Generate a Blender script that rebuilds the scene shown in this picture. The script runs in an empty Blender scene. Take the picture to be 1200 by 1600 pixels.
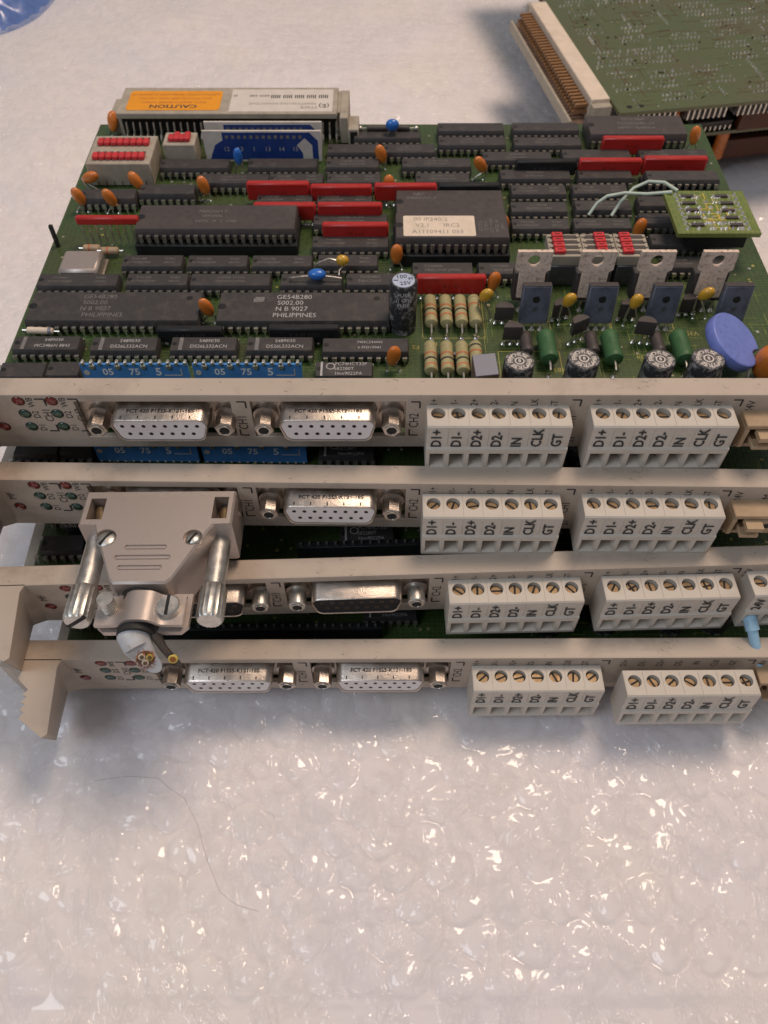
import bpy, bmesh, math, random
import numpy as np
from mathutils import Vector, Matrix, Euler
random.seed(7)
R = math.radians
SC = bpy.context.scene
COL = SC.collection
MM = 0.001

# ------------------------------------------------------------------ camera, world, lamps, exposure
cam_d = bpy.data.cameras.new('camera'); cam = bpy.data.objects.new('camera', cam_d); COL.objects.link(cam)
cam.location = (0, 0, 0.228); cam.rotation_euler = (R(90 - 54.25), 0, 0)
cam_d.sensor_fit = 'VERTICAL'; cam_d.sensor_height = 36.0; cam_d.lens = 36.0 * 1230.3 / 1600
cam_d.clip_start = 0.005; cam_d.clip_end = 20
cam_d.dof.use_dof = True; cam_d.dof.focus_distance = 0.200; cam_d.dof.aperture_fstop = 30
SC.camera = cam
W = bpy.data.worlds.new('World'); SC.world = W; W.use_nodes = True
W.node_tree.nodes['Background'].inputs[0].default_value = (0.86, 0.88, 0.95, 1)
W.node_tree.nodes['Background'].inputs[1].default_value = 0.25
SC.view_settings.view_transform = 'Standard'; SC.view_settings.look = 'None'
SC.view_settings.exposure = 0; SC.view_settings.gamma = 1
def area(name, loc, target, size, power, color, shape='RECTANGLE', size_y=None):
    d = bpy.data.lights.new(name, 'AREA'); d.shape = shape; d.size = size
    if shape == 'RECTANGLE': d.size_y = size_y or size
    d.energy = power; d.color = color
    o = bpy.data.objects.new(name, d); COL.objects.link(o); o.location = loc
    o.rotation_euler = (Vector(target) - Vector(loc)).to_track_quat('-Z', 'Y').to_euler(); return o
area('ceiling_lamp', (0.24, 0.44, 0.95), (0.0, 0.12, 0.0), 0.32, 6.0, (1.0, 0.78, 0.61), size_y=0.32)
area('window_light', (-0.55, -0.27, 0.90), (0.0, 0.10, 0.03), 0.40, 3.3, (0.80, 0.89, 1.0), size_y=0.5)

# ------------------------------------------------------------------ materials
MATS = {}
def _n(nt, t, **k):
    n = nt.nodes.new(t)
    for a, b in k.items(): setattr(n, a, b)
    return n
def mat(name, col, rough=0.5, metal=0.0, var=0.12, scale=300, bump=0.0, bscale=None, spec=0.5, coat=0.0, trans=0.0, ior=1.45,
        dirt=None, dirt_scale=90, dirt_amt=0.5, sss=0.0, alpha=1.0):
    m = bpy.data.materials.new(name); m.use_nodes = True; nt = m.node_tree; b = nt.nodes['Principled BSDF']
    b.inputs['Roughness'].default_value = rough; b.inputs['Metallic'].default_value = metal
    b.inputs['Specular IOR Level'].default_value = spec; b.inputs['Coat Weight'].default_value = coat
    b.inputs['Coat Roughness'].default_value = 0.12
    b.inputs['Transmission Weight'].default_value = trans; b.inputs['IOR'].default_value = ior
    b.inputs['Alpha'].default_value = alpha
    if sss: b.inputs['Subsurface Weight'].default_value = sss; b.inputs['Subsurface Scale'].default_value = 0.002; b.inputs['Subsurface Radius'].default_value = (1, .8, .7)
    tc = _n(nt, 'ShaderNodeTexCoord')
    nz = _n(nt, 'ShaderNodeTexNoise'); nz.inputs['Scale'].default_value = scale; nz.inputs['Detail'].default_value = 5
    nt.links.new(tc.outputs['Object'], nz.inputs['Vector'])
    mr = _n(nt, 'ShaderNodeMapRange'); mr.inputs[1].default_value = .3; mr.inputs[2].default_value = .7
    mr.inputs[3].default_value = 1 - var; mr.inputs[4].default_value = 1 + var
    nt.links.new(nz.outputs[0], mr.inputs[0])
    mx = _n(nt, 'ShaderNodeMix', data_type='RGBA', blend_type='MULTIPLY'); mx.inputs[0].default_value = 1
    mx.inputs[6].default_value = (*col, 1); nt.links.new(mr.outputs[0], mx.inputs[7])
    out = mx.outputs[2]
    if dirt:
        n2 = _n(nt, 'ShaderNodeTexNoise'); n2.inputs['Scale'].default_value = dirt_scale; n2.inputs['Detail'].default_value = 8; n2.inputs['Roughness'].default_value = .7
        nt.links.new(tc.outputs['Object'], n2.inputs['Vector'])
        r2 = _n(nt, 'ShaderNodeMapRange'); r2.inputs[1].default_value = .5; r2.inputs[2].default_value = .68; r2.inputs[3].default_value = 0; r2.inputs[4].default_value = dirt_amt
        nt.links.new(n2.outputs[0], r2.inputs[0])
        m2 = _n(nt, 'ShaderNodeMix', data_type='RGBA'); nt.links.new(r2.outputs[0], m2.inputs[0]); nt.links.new(out, m2.inputs[6]); m2.inputs[7].default_value = (*dirt, 1)
        out = m2.outputs[2]
    nt.links.new(out, b.inputs['Base Color'])
    rr = _n(nt, 'ShaderNodeMapRange'); rr.inputs[1].default_value = .3; rr.inputs[2].default_value = .7
    rr.inputs[3].default_value = max(.02, rough * .8); rr.inputs[4].default_value = min(1, rough * 1.25)
    nt.links.new(nz.outputs[0], rr.inputs[0]); nt.links.new(rr.outputs[0], b.inputs['Roughness'])
    if bump:
        nb = _n(nt, 'ShaderNodeTexNoise'); nb.inputs['Scale'].default_value = bscale or 2500; nb.inputs['Detail'].default_value = 4
        nt.links.new(tc.outputs['Object'], nb.inputs['Vector'])
        bp = _n(nt, 'ShaderNodeBump'); bp.inputs['Strength'].default_value = bump; bp.inputs['Distance'].default_value = 0.0002
        nt.links.new(nb.outputs[0], bp.inputs['Height']); nt.links.new(bp.outputs[0], b.inputs['Normal'])
    MATS[name] = m; return m
mat('beige_paint', (.46, .38, .31), .45, var=.05, scale=45, bump=.3, bscale=1500, dirt=(.24, .19, .15), dirt_scale=75, dirt_amt=.4)
mat('grey_ink', (.022, .022, .026), .6)
mat('steel_strip', (.52, .47, .44), .42, metal=.55, dirt=(.2, .15, .12), dirt_amt=.3)
mat('chip_black', (.046, .041, .040), .5, var=.08, scale=500, bump=.15, bscale=3500, dirt=(.105, .085, .070), dirt_scale=220, dirt_amt=.55)
mat('chip_brown', (.062, .050, .048), .5, var=.08, scale=500, bump=.15, bscale=3500, dirt=(.10, .08, .065), dirt_amt=.5)
mat('socket_black', (.010, .010, .011), .5)
mat('chip_print', (.17, .158, .152), .6, var=.3, scale=1500)
mat('chip_print_bright', (.42, .40, .39), .6, var=.2, scale=1500)
mat('tin', (.60, .56, .50), .33, metal=.9, var=.2, scale=900, dirt=(.2, .15, .1), dirt_scale=500, dirt_amt=.5)
mat('solder', (.70, .67, .60), .28, metal=.85, var=.2, scale=1200)
mat('nickel', (.52, .455, .40), .33, metal=1.0, var=.10, scale=250, bump=.35, bscale=2600, dirt=(.30, .22, .16), dirt_scale=120, dirt_amt=.35)
mat('cast_metal', (.50, .43, .39), .43, metal=.75, var=.03, scale=4000, bump=.25, bscale=5000)
mat('zinc', (.60, .58, .54), .38, metal=.95, var=.12, scale=500, bump=.25, bscale=3000, dirt=(.30, .27, .22), dirt_scale=300, dirt_amt=.4)
mat('brass', (.20, .14, .08), .45, metal=.75, var=.25, scale=600, dirt=(.10, .06, .03), dirt_scale=500, dirt_amt=.6)
mat('hole_dark', (.012, .011, .010), .7)
mat('white_insert', (.72, .68, .67), .4, var=.03, dirt=(.4, .3, .25), dirt_amt=.2)
mat('black_insert', (.012, .012, .014), .5, spec=.25)
mat('terminal_plastic', (.54, .485, .42), .5, var=.035, scale=50, bump=.15, bscale=2200, dirt=(.34, .26, .18), dirt_scale=160, dirt_amt=.22)
mat('terminal_grey', (.56, .53, .49), .5, var=.035, scale=50, bump=.15, bscale=2200, dirt=(.36, .30, .24), dirt_scale=160, dirt_amt=.2)
mat('led_red', (.16, .012, .010), .18, spec=.6, coat=.5)
mat('led_green', (.018, .06, .040), .18, spec=.6, coat=.5)
mat('red_network', (.42, .018, .014), .42, var=.12, coat=.15, bump=.3, bscale=1200, dirt=(.16, .02, .015), dirt_scale=300, dirt_amt=.4)
mat('orange_drop', (.60, .17, .025), .26, var=.12, coat=.4, dirt=(.32, .08, .02), dirt_scale=400, dirt_amt=.5)
mat('yellow_drop', (.58, .32, .03), .26, var=.1, coat=.4)
mat('blue_drop', (.02, .14, .50), .28, coat=.4)
mat('blue_disc', (.17, .22, .58), .42, var=.05, bump=.2, dirt=(.06, .08, .2), dirt_scale=700, dirt_amt=.35)
mat('cap_sleeve', (.03, .03, .033), .5, dirt=(.42, .39, .38), dirt_scale=420, dirt_amt=1.0)
mat('cap_top', (.50, .56, .70), .35, metal=.3)  # blue-white of the window's reflection put into the top's colour
mat('dusty_top', (.10, .095, .095), .7, dirt=(.62, .57, .56), dirt_scale=500, dirt_amt=1.0, var=.3)
mat('resistor_tan', (.36, .32, .16), .5, var=.12, dirt=(.20, .15, .07), dirt_scale=350, dirt_amt=.5)
mat('resistor_green', (.045, .12, .045), .5, var=.15)
mat('band_orange', (.45, .14, .06), .5); mat('band_black', (.03, .03, .03), .5)
mat('film_grey', (.20, .20, .24), .45); mat('film_side', (.16, .10, .07), .6, dirt=(.06, .04, .03), dirt_amt=.8)
mat('heat_tab', (.74, .57, .46), .5, metal=.0, var=.06, scale=600, dirt=(.12, .08, .05), dirt_scale=900, dirt_amt=.8)
mat('epoxy_dark', (.11, .12, .155), .5, bump=.4, bscale=3000, dirt=(.02, .02, .025), dirt_scale=200, dirt_amt=.7)
mat('switch_smoke', (.075, .072, .075), .3, coat=.2)
mat('jumper_red', (.55, .035, .04), .4)
mat('hybrid_white', (.60, .54, .48), .5); mat('hybrid_blue', (.015, .045, .20), .35, coat=.2); mat('strip_blue', (.07, .25, .60), .35, coat=.3)
mat('label_orange', (.78, .30, .012), .5, var=.04); mat('label_white', (.62, .56, .50), .55, var=.04); mat('label_paper', (.70, .58, .46), .6, var=.05, dirt=(.45, .34, .25), dirt_amt=.3)
mat('din_beige', (.38, .33, .26), .5, dirt=(.2, .16, .12), dirt_amt=.3)
mat('ink_dim', (.30, .26, .22), .6)
mat('silkscreen', (.34, .30, .08), .6)
mat('pad_metal', (.45, .40, .25), .35, metal=.6)
mat('wire_mint', (.48, .56, .48), .4); mat('wire_blue', (.32, .52, .68), .4)
mat('cable_white', (.50, .50, .51), .45, dirt=(.30, .20, .12), dirt_scale=260, dirt_amt=.5)
mat('rubber_black', (.02, .019, .018), .6); mat('wire_dark', (.06, .045, .035), .5); mat('copper', (.55, .22, .08), .35, metal=.9); mat('wire_yellow', (.6, .45, .1), .45)
mat('header_tan', (.40, .28, .17), .5, dirt=(.2, .12, .07), dirt_amt=.4)
mat('pin_gold', (.55, .33, .10), .35, metal=.8)
mat('brown_board', (.10, .030, .014), .5, dirt=(.05, .02, .01), dirt_amt=.6)
mat('blue_film', (.11, .19, .46), .3, coat=.6, bump=.6, bscale=300)
mat('pin_tan', (.26, .13, .055), .5)
mat('print_white', (.85, .85, .85), .5, var=.02)
mat('hair_dark', (.12, .09, .08), .5)

def pcb_mat(name, c1, c2, brown):
    m = bpy.data.materials.new(name); m.use_nodes = True; nt = m.node_tree; b = nt.nodes['Principled BSDF']
    b.inputs['Roughness'].default_value = .38; b.inputs['Coat Weight'].default_value = .15
    tc = _n(nt, 'ShaderNodeTexCoord'); mp = _n(nt, 'ShaderNodeMapping'); nt.links.new(tc.outputs['Object'], mp.inputs[0])
    mp.inputs['Scale'].default_value = (1, 1, 1)
    def lines(rot, sc):
        br = _n(nt, 'ShaderNodeTexBrick'); br.inputs['Scale'].default_value = sc; br.inputs['Mortar Size'].default_value = .018
        br.inputs['Mortar Smooth'].default_value = .2; br.offset = .37; br.squash = 1.6; br.squash_frequency = 3
        br.inputs['Color1'].default_value = (0, 0, 0, 1); br.inputs['Color2'].default_value = (.25, .25, .25, 1); br.inputs['Mortar'].default_value = (1, 1, 1, 1)
        m_ = _n(nt, 'ShaderNodeMapping'); m_.inputs['Rotation'].default_value = (0, 0, rot); nt.links.new(tc.outputs['Object'], m_.inputs[0]); nt.links.new(m_.outputs[0], br.inputs['Vector']); return br.outputs['Color']
    a, c = lines(0, 190), lines(math.pi / 2, 150)
    mx = _n(nt, 'ShaderNodeMix', data_type='RGBA', blend_type='LIGHTEN'); mx.inputs[0].default_value = 1; nt.links.new(a, mx.inputs[6]); nt.links.new(c, mx.inputs[7])
    rp = _n(nt, 'ShaderNodeMix', data_type='RGBA'); nt.links.new(mx.outputs[2], rp.inputs[0]); rp.inputs[6].default_value = (*c1, 1); rp.inputs[7].default_value = (*c2, 1)
    nz = _n(nt, 'ShaderNodeTexNoise'); nz.inputs['Scale'].default_value = 22; nz.inputs['Detail'].default_value = 9; nz.inputs['Roughness'].default_value = .7; nt.links.new(tc.outputs['Object'], nz.inputs['Vector'])
    mr = _n(nt, 'ShaderNodeMapRange'); mr.inputs[1].default_value = .46; mr.inputs[2].default_value = .72; mr.inputs[4].default_value = .6; nt.links.new(nz.outputs[0], mr.inputs[0])
    m2 = _n(nt, 'ShaderNodeMix', data_type='RGBA'); nt.links.new(mr.outputs[0], m2.inputs[0]); nt.links.new(rp.outputs[2], m2.inputs[6]); m2.inputs[7].default_value = (*brown, 1)
    nt.links.new(m2.outputs[2], b.inputs['Base Color'])
    bp = _n(nt, 'ShaderNodeBump'); bp.inputs['Strength'].default_value = .4; bp.inputs['Distance'].default_value = .0001
    nt.links.new(mx.outputs[2], bp.inputs['Height']); nt.links.new(bp.outputs[0], b.inputs['Normal'])
    MATS[name] = m
pcb_mat('pcb_green', (.024, .056, .013), (.060, .10, .022), (.070, .058, .030))
pcb_mat('pcb_daughter', (.085, .15, .022), (.22, .24, .06), (.13, .13, .05))
pcb_mat('pcb_back', (.060, .095, .030), (.12, .12, .05), (.13, .080, .050))

# ------------------------------------------------------------------ mesh builder (millimetres in, metres out)
_txt = {}
def text_mesh(s, bold=False):
    k = (s, bold)
    if k not in _txt:
        cu = bpy.data.curves.new('t', 'FONT'); cu.body = s; cu.resolution_u = 2; cu.align_x = 'CENTER'; cu.align_y = 'CENTER'; cu.fill_mode = 'FRONT'
        if bold: cu.offset = .022
        o = bpy.data.objects.new('t', cu); COL.objects.link(o)
        bpy.context.view_layer.update()
        me = o.evaluated_get(bpy.context.evaluated_depsgraph_get()).to_mesh()
        _txt[k] = ([tuple(v.co) for v in me.vertices], [tuple(p.vertices) for p in me.polygons])
        bpy.data.objects.remove(o); bpy.data.curves.remove(cu)
    return _txt[k]
class MB:
    def __init__(s): s.v = []; s.f = []; s.m = []; s.slots = []
    def mi(s, name):
        if name not in s.slots: s.slots.append(name)
        return s.slots.index(name)
    def add(s, vs, fs, m):
        b = len(s.v); s.v += [tuple(v) for v in vs]; i = s.mi(m)
        for f in fs: s.f.append(tuple(b + k for k in f)); s.m.append(i)
    def box(s, x0, x1, y0, y1, z0, z1, m, c=0.0, M=None, taper=None):
        hx, hy, hz = (x1 - x0) / 2, (y1 - y0) / 2, (z1 - z0) / 2; ctr = Vector(((x0 + x1) / 2, (y0 + y1) / 2, (z0 + z1) / 2))
        vs = []; fs = []
        if c <= 0:
            for sz in (-1, 1):
                for sy in (-1, 1):
                    for sx in (-1, 1): vs.append([sx * hx, sy * hy, sz * hz])
            fs = [(0, 2, 3, 1), (4, 5, 7, 6), (0, 1, 5, 4), (2, 6, 7, 3), (0, 4, 6, 2), (1, 3, 7, 5)]
        else:
            c = min(c, hx * .9, hy * .9, hz * .9); idx = {}
            for sx in (-1, 1):
                for sy in (-1, 1):
                    for sz in (-1, 1):
                        for ax in range(3):
                            p = [sx * (hx - c), sy * (hy - c), sz * (hz - c)]; p[ax] = (sx * hx, sy * hy, sz * hz)[ax]
                            idx[(sx, sy, sz, ax)] = len(vs); vs.append(p)
            I = lambda *k: idx[k]
            for q in (-1, 1):
                a = [I(q, -1, -1, 0), I(q, 1, -1, 0), I(q, 1, 1, 0), I(q, -1, 1, 0)]; fs.append(a if q > 0 else a[::-1])
                a = [I(-1, q, -1, 1), I(-1, q, 1, 1), I(1, q, 1, 1), I(1, q, -1, 1)]; fs.append(a if q > 0 else a[::-1])
                a = [I(-1, -1, q, 2), I(1, -1, q, 2), I(1, 1, q, 2), I(-1, 1, q, 2)]; fs.append(a if q > 0 else a[::-1])
            for p in (-1, 1):
                for q in (-1, 1):
                    a = [I(p, q, -1, 0), I(p, q, -1, 1), I(p, q, 1, 1), I(p, q, 1, 0)]; fs.append(a if p * q > 0 else a[::-1])
                    a = [I(p, -1, q, 0), I(p, 1, q, 0), I(p, 1, q, 2), I(p, -1, q, 2)]; fs.append(a if p * q > 0 else a[::-1])
                    a = [I(-1, p, q, 1), I(-1, p, q, 2), I(1, p, q, 2), I(1, p, q, 1)]; fs.append(a if p * q > 0 else a[::-1])
                    for r in (-1, 1):
                        a = [I(p, q, r, 0), I(p, q, r, 1), I(p, q, r, 2)]; fs.append(a if p * q * r > 0 else a[::-1])
        if taper:
            for v in vs:
                if v[2] > 0: v[0] -= math.copysign(taper[0], v[0]); v[1] -= math.copysign(taper[1], v[1])
        vs = [Vector(v) + ctr for v in vs]
        if M is not None: vs = [M @ v for v in vs]
        s.add(vs, fs, m)
    def cyl(s, p0, p1, r0, m, r1=None, seg=16, ch=0.0, mcap=None, cap0=True):
        r1 = r0 if r1 is None else r1; p0 = Vector(p0); p1 = Vector(p1); d = (p1 - p0); L = d.length; d.normalize()
        a = d.orthogonal().normalized(); b = d.cross(a)
        prof = [(0, r0 - ch), (ch, r0), (L - ch, r1), (L, r1 - ch)] if ch else [(0, r0), (L, r1)]
        vs = []; fs = []
        for h, r in prof:
            for i in range(seg):
                t = 2 * math.pi * i / seg; vs.append(p0 + d * h + (a * math.cos(t) + b * math.sin(t)) * r)
        n = len(prof)
        for k in range(n - 1):
            for i in range(seg):
                j = (i + 1) % seg; fs.append((k * seg + i, k * seg + j, (k + 1) * seg + j, (k + 1) * seg + i))
        if cap0: fs.append(tuple(range(seg))[::-1])
        s.add(vs, fs, m)
        s.add(vs[(n - 1) * seg:], [tuple(range(seg))], mcap or m)
    def tube(s, pts, r, m, seg=8):
        P = [Vector(p) for p in pts]; n = len(P); vs = []; fs = []; a = None
        rr = r if isinstance(r, (list, tuple)) else [r] * n
        for k in range(n):
            d = (P[min(k + 1, n - 1)] - P[max(k - 1, 0)]).normalized()
            a = (d.orthogonal() if a is None else a - d * a.dot(d)).normalized(); b = d.cross(a)
            for i in range(seg):
                t = 2 * math.pi * i / seg; vs.append(P[k] + (a * math.cos(t) + b * math.sin(t)) * rr[k])
        for k in range(n - 1):
            for i in range(seg):
                j = (i + 1) % seg; fs.append((k * seg + i, k * seg + j, (k + 1) * seg + j, (k + 1) * seg + i))
        fs.append(tuple(range(seg))[::-1]); fs.append(tuple(range((n - 1) * seg, n * seg))); s.add(vs, fs, m)
    def ell(s, c, rad, m, M=None, seg=16, rings=10, pinch=0.0):
        vs = []; fs = []
        for i in range(rings + 1):
            ph = -math.pi / 2 + math.pi * i / rings
            for j in range(seg):
                th = 2 * math.pi * j / seg; z = math.sin(ph); k = math.cos(ph) * (1 + pinch * z)
                p = Vector((rad[0] * k * math.cos(th), rad[1] * k * math.sin(th), rad[2] * z))
                if M is not None: p = M @ p
                vs.append(p + Vector(c))
        for i in range(rings):
            for j in range(seg):
                q = (j + 1) % seg; fs.append((i * seg + j, i * seg + q, (i + 1) * seg + q, (i + 1) * seg + j))
        s.add(vs, fs, m)
    def loft(s, rings, m, caps=True, mcap=None):
        n = len(rings[0]); vs = [v for r in rings for v in r]; fs = []
        for k in range(len(rings) - 1):
            for i in range(n):
                j = (i + 1) % n; fs.append((k * n + i, k * n + j, (k + 1) * n + j, (k + 1) * n + i))
        if caps: fs.append(tuple(range(n))[::-1])
        s.add(vs, fs, m)
        if caps: s.add(rings[-1], [tuple(range(n))], mcap or m)
    def prism(s, poly, z0, z1, m, M=None, ch=0.0):
        P = [Vector((x, y, z0)) for x, y in poly]; c = sum((p.xy for p in P), Vector((0, 0))) / len(P)
        def ring(z, k):
            out = []
            for x, y in poly:
                d = Vector((x, y)) - c; L = d.length; q = c + d * ((L - k) / L); out.append(Vector((q.x, q.y, z)))
            return out
        rs = [ring(z0, 0), ring(z1, 0)] if not ch else [ring(z0, ch), ring(z0 + ch, 0), ring(z1 - ch, 0), ring(z1, ch)]
        if M is not None: rs = [[M @ v for v in r] for r in rs]
        s.loft(rs, m)
    def text(s, t, o, u, v, h, m, sx=1.0, bold=False, left=False):
        vs, fs = text_mesh(t, bold)
        if left and vs: x0 = min(q[0] for q in vs); vs = [(q[0] - x0, q[1], q[2]) for q in vs]
        o = Vector(o); u = Vector(u); v = Vector(v); k = h / .70
        s.add([o + u * (x * k * sx) + v * (y * k) for x, y, z in vs], fs, m)
    def mesh(s, name, angle=38):
        me = bpy.data.meshes.new(name)
        me.from_pydata([(a * MM, b * MM, c * MM) for a, b, c in s.v], [], s.f)
        me.polygons.foreach_set('material_index', s.m)
        for n in s.slots: me.materials.append(MATS[n])
        me.update(); me.shade_smooth(); me.set_sharp_from_angle(angle=R(angle)); return me
    def build(s, name, parent=None, loc=None, rot=None):
        return link(name, s.mesh(name), parent, loc, rot)
def link(name, me, parent=None, loc=None, rot=None):
    o = bpy.data.objects.new(name, me); COL.objects.link(o)
    if parent: o.parent = parent
    if loc is not None: o.location = [c * MM for c in loc]
    if rot is not None: o.rotation_euler = rot
    return o
def thing(name, label, cat, loc=(0, 0, 0), rot=(0, 0, 0), group=None):
    o = bpy.data.objects.new(name, None); COL.objects.link(o); o.empty_display_size = .01
    o.location = [c * MM for c in loc]; o.rotation_euler = rot; o['label'] = label; o['category'] = cat
    if group: o['group'] = group
    return o
def dup(root, loc, rot, label, keep=lambda o: True):
    r = root.copy(); COL.objects.link(r); r.location = [c * MM for c in loc]; r.rotation_euler = rot; r['label'] = label
    for ch in list(root.children):
        if not keep(ch): continue
        c = ch.copy(); COL.objects.link(c); c.parent = r
        for g in ch.children:
            d = g.copy(); COL.objects.link(d); d.parent = c
    return r
def rot_to(n, up=(0, 0, 1)):
    return Vector((0, 0, 1)).rotation_difference(Vector(n).normalized()).to_matrix()

# ------------------------------------------------------------------ bubble wrap the boards lie on
def vnoise(x, y, s, seed=0):
    r = np.random.RandomState(seed); G = r.rand(256, 256); x = x / s; y = y / s
    xi = np.floor(x).astype(int); yi = np.floor(y).astype(int); fx = x - xi; fy = y - yi
    fx = fx * fx * (3 - 2 * fx); fy = fy * fy * (3 - 2 * fy)
    g = lambda a, b: G[a & 255, b & 255]
    return (g(xi, yi) * (1 - fx) + g(xi + 1, yi) * fx) * (1 - fy) + (g(xi, yi + 1) * (1 - fx) + g(xi + 1, yi + 1) * fx) * fy
def grid_mesh(name, X, Y, Z, mats):
    ny, nx = X.shape; co = np.stack([X, Y, Z], -1).reshape(-1, 3) * MM
    a = (np.arange(ny - 1)[:, None] * nx + np.arange(nx - 1)[None, :]).ravel()
    q = np.stack([a, a + 1, a + nx + 1, a + nx], 1)
    me = bpy.data.meshes.new(name); me.vertices.add(len(co)); me.vertices.foreach_set('co', co.ravel())
    me.loops.add(q.size); me.loops.foreach_set('vertex_index', q.ravel().astype(np.int32))
    me.polygons.add(len(q)); me.polygons.foreach_set('loop_start', np.arange(0, q.size, 4, dtype=np.int32)); me.polygons.foreach_set('loop_total', np.full(len(q), 4, dtype=np.int32))
    for m in mats: me.materials.append(m)
    me.update(); me.validate(); me.shade_smooth(); return me
def bubbles(X, Y, seed, pitch=11.0, rad=4.9, hgt=3.0):
    rs = np.random.RandomState(seed); T = rs.rand(256, 256, 6)
    best = np.zeros_like(X)
    wx = X + (vnoise(X, Y, 60, seed + 1) - .5) * 14; wy = Y + (vnoise(X, Y, 70, seed + 2) - .5) * 14
    rowh = pitch * .866
    for dj in (-1, 0, 1):
        j = np.round(wy / rowh).astype(int) + dj
        off = (j & 1) * pitch / 2
        for di in (-1, 0, 1):
            i = np.round((wx - off) / pitch).astype(int) + di
            r = T[i & 255, j & 255]
            cx = i * pitch + off + (r[..., 4] - .5) * .8; cy = j * rowh + (r[..., 5] - .5) * .8
            dx = wx - cx; dy = wy - cy; d = np.sqrt(dx * dx + dy * dy) / rad
            dome = np.sqrt(np.clip(1 - d ** 2.6, 0, 1)); defl = .35 + .65 * r[..., 0]
            tilt = 1 + .35 * ((r[..., 1] - .5) * dx + (r[..., 2] - .5) * dy) / rad
            ang = r[..., 3] * 6.283; crease = np.abs((dx * np.cos(ang) + dy * np.sin(ang)) / rad + (r[..., 1] - .5) * .9)
            dent = 1 - .30 * np.exp(-(crease * 4.5) ** 1.3)
            best = np.maximum(best, dome * defl * tilt * dent * hgt)
    return best
def build_wrap():
    ys = [-70.0]
    while ys[-1] < 760: ys.append(ys[-1] + (.55 if ys[-1] < 140 else .55 + (ys[-1] - 140) * .0035))
    ys = np.array(ys); xs = np.arange(-330, 330.1, .62)
    X, Y = np.meshgrid(xs, ys)
    fade = np.clip((Y - 14) / 4, 0, 1)
    B = bubbles(X, Y, 3)
    cr = 0
    for k, (s, a) in enumerate(((7.0, .9), (3.2, .45), (1.5, .16))):
        n = vnoise(X + 900, Y + 900, s, 20 + k); n2 = vnoise(X + 300 + n * s * 2, Y + 700, s * 1.3, 40 + k)
        cr = cr + a * (1 - np.abs(2 * n2 - 1) * 1.0)
    low = (vnoise(X + 500, Y + 500, 90, 9) - .5) * 5 + (vnoise(X + 500, Y + 500, 35, 12) - .5) * 2.2
    lowamt = np.clip((Y - 300) / 90, 0, 1) * 2.3 + .15
    inside = (np.abs(X - 8) < 135) & (Y > 70) & (Y < 320)
    Zb = -1.6 + fade * B * .04 + low * lowamt + (1 - fade) * .3
    Zf = -.9 + fade * (B * .52 + cr * .85) + low * lowamt
    Zb = np.where(inside, np.minimum(Zb, 2.4), Zb); Zf = np.where(inside, np.minimum(Zf, 3.4), Zf)
    # milky body of many layers underneath
    m = bpy.data.materials.new('milky_layers'); m.use_nodes = True; nt = m.node_tree; b = nt.nodes['Principled BSDF']
    tc = _n(nt, 'ShaderNodeTexCoord')
    nz = _n(nt, 'ShaderNodeTexNoise'); nz.inputs['Scale'].default_value = 16; nz.inputs['Detail'].default_value = 5; nt.links.new(tc.outputs['Object'], nz.inputs['Vector'])
    cr_ = _n(nt, 'ShaderNodeValToRGB'); cr_.color_ramp.elements[0].position = .35; cr_.color_ramp.elements[0].color = (.79, .745, .765, 1)
    cr_.color_ramp.elements[1].position = .65; cr_.color_ramp.elements[1].color = (.82, .765, .735, 1)
    nt.links.new(nz.outputs[0], cr_.inputs[0]); nt.links.new(cr_.outputs[0], b.inputs['Base Color'])
    b.inputs['Roughness'].default_value = .7; b.inputs['Specular IOR Level'].default_value = .2
    o = link('ground', grid_mesh('ground', X[::2, ::2], Y[::2, ::2], Zb[::2, ::2], [m])); o['kind'] = 'structure'
    o['label'] = 'milky lower layers of the bubble wrap'
    m = bpy.data.materials.new('clear_film'); m.use_nodes = True; nt = m.node_tree; nt.nodes.remove(nt.nodes['Principled BSDF']); out = nt.nodes['Material Output']
    tc = _n(nt, 'ShaderNodeTexCoord'); mp = _n(nt, 'ShaderNodeMapping'); nt.links.new(tc.outputs['Object'], mp.inputs[0]); mp.inputs['Scale'].default_value = (1, .6, 1)
    def math_(op, x, y):
        q = _n(nt, 'ShaderNodeMath', operation=op)
        for i_, v_ in enumerate((x, y)):
            if hasattr(v_, 'links'): nt.links.new(v_, q.inputs[i_])
            else: q.inputs[i_].default_value = v_
        return q.outputs[0]
    def ridge(scale, power, dist, off):
        m_ = _n(nt, 'ShaderNodeMapping'); m_.inputs['Location'].default_value = (off, off * .7, 0); nt.links.new(mp.outputs[0], m_.inputs[0])
        q = _n(nt, 'ShaderNodeTexNoise'); q.inputs['Scale'].default_value = scale; q.inputs['Detail'].default_value = .6; q.inputs['Distortion'].default_value = dist; nt.links.new(m_.outputs[0], q.inputs['Vector'])
        r_ = math_('SUBTRACT', 1.0, math_('ABSOLUTE', math_('MULTIPLY', math_('SUBTRACT', q.outputs[0], .5), 3.2), 0.0))
        return math_('POWER', math_('MAXIMUM', r_, 0.0), power)
    mk = _n(nt, 'ShaderNodeTexNoise'); mk.inputs['Scale'].default_value = 110; mk.inputs['Detail'].default_value = 1; nt.links.new(tc.outputs['Object'], mk.inputs['Vector'])
    mr = _n(nt, 'ShaderNodeMapRange'); mr.inputs[1].default_value = .42; mr.inputs[2].default_value = .62; nt.links.new(mk.outputs[0], mr.inputs[0])
    hs = math_('ADD', math_('MULTIPLY', ridge(150, 5, 1.3, .0), 1.0), math_('MULTIPLY', ridge(340, 4, 1.5, .37), .45))
    hs = math_('MULTIPLY', hs, mr.outputs[0])
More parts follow.
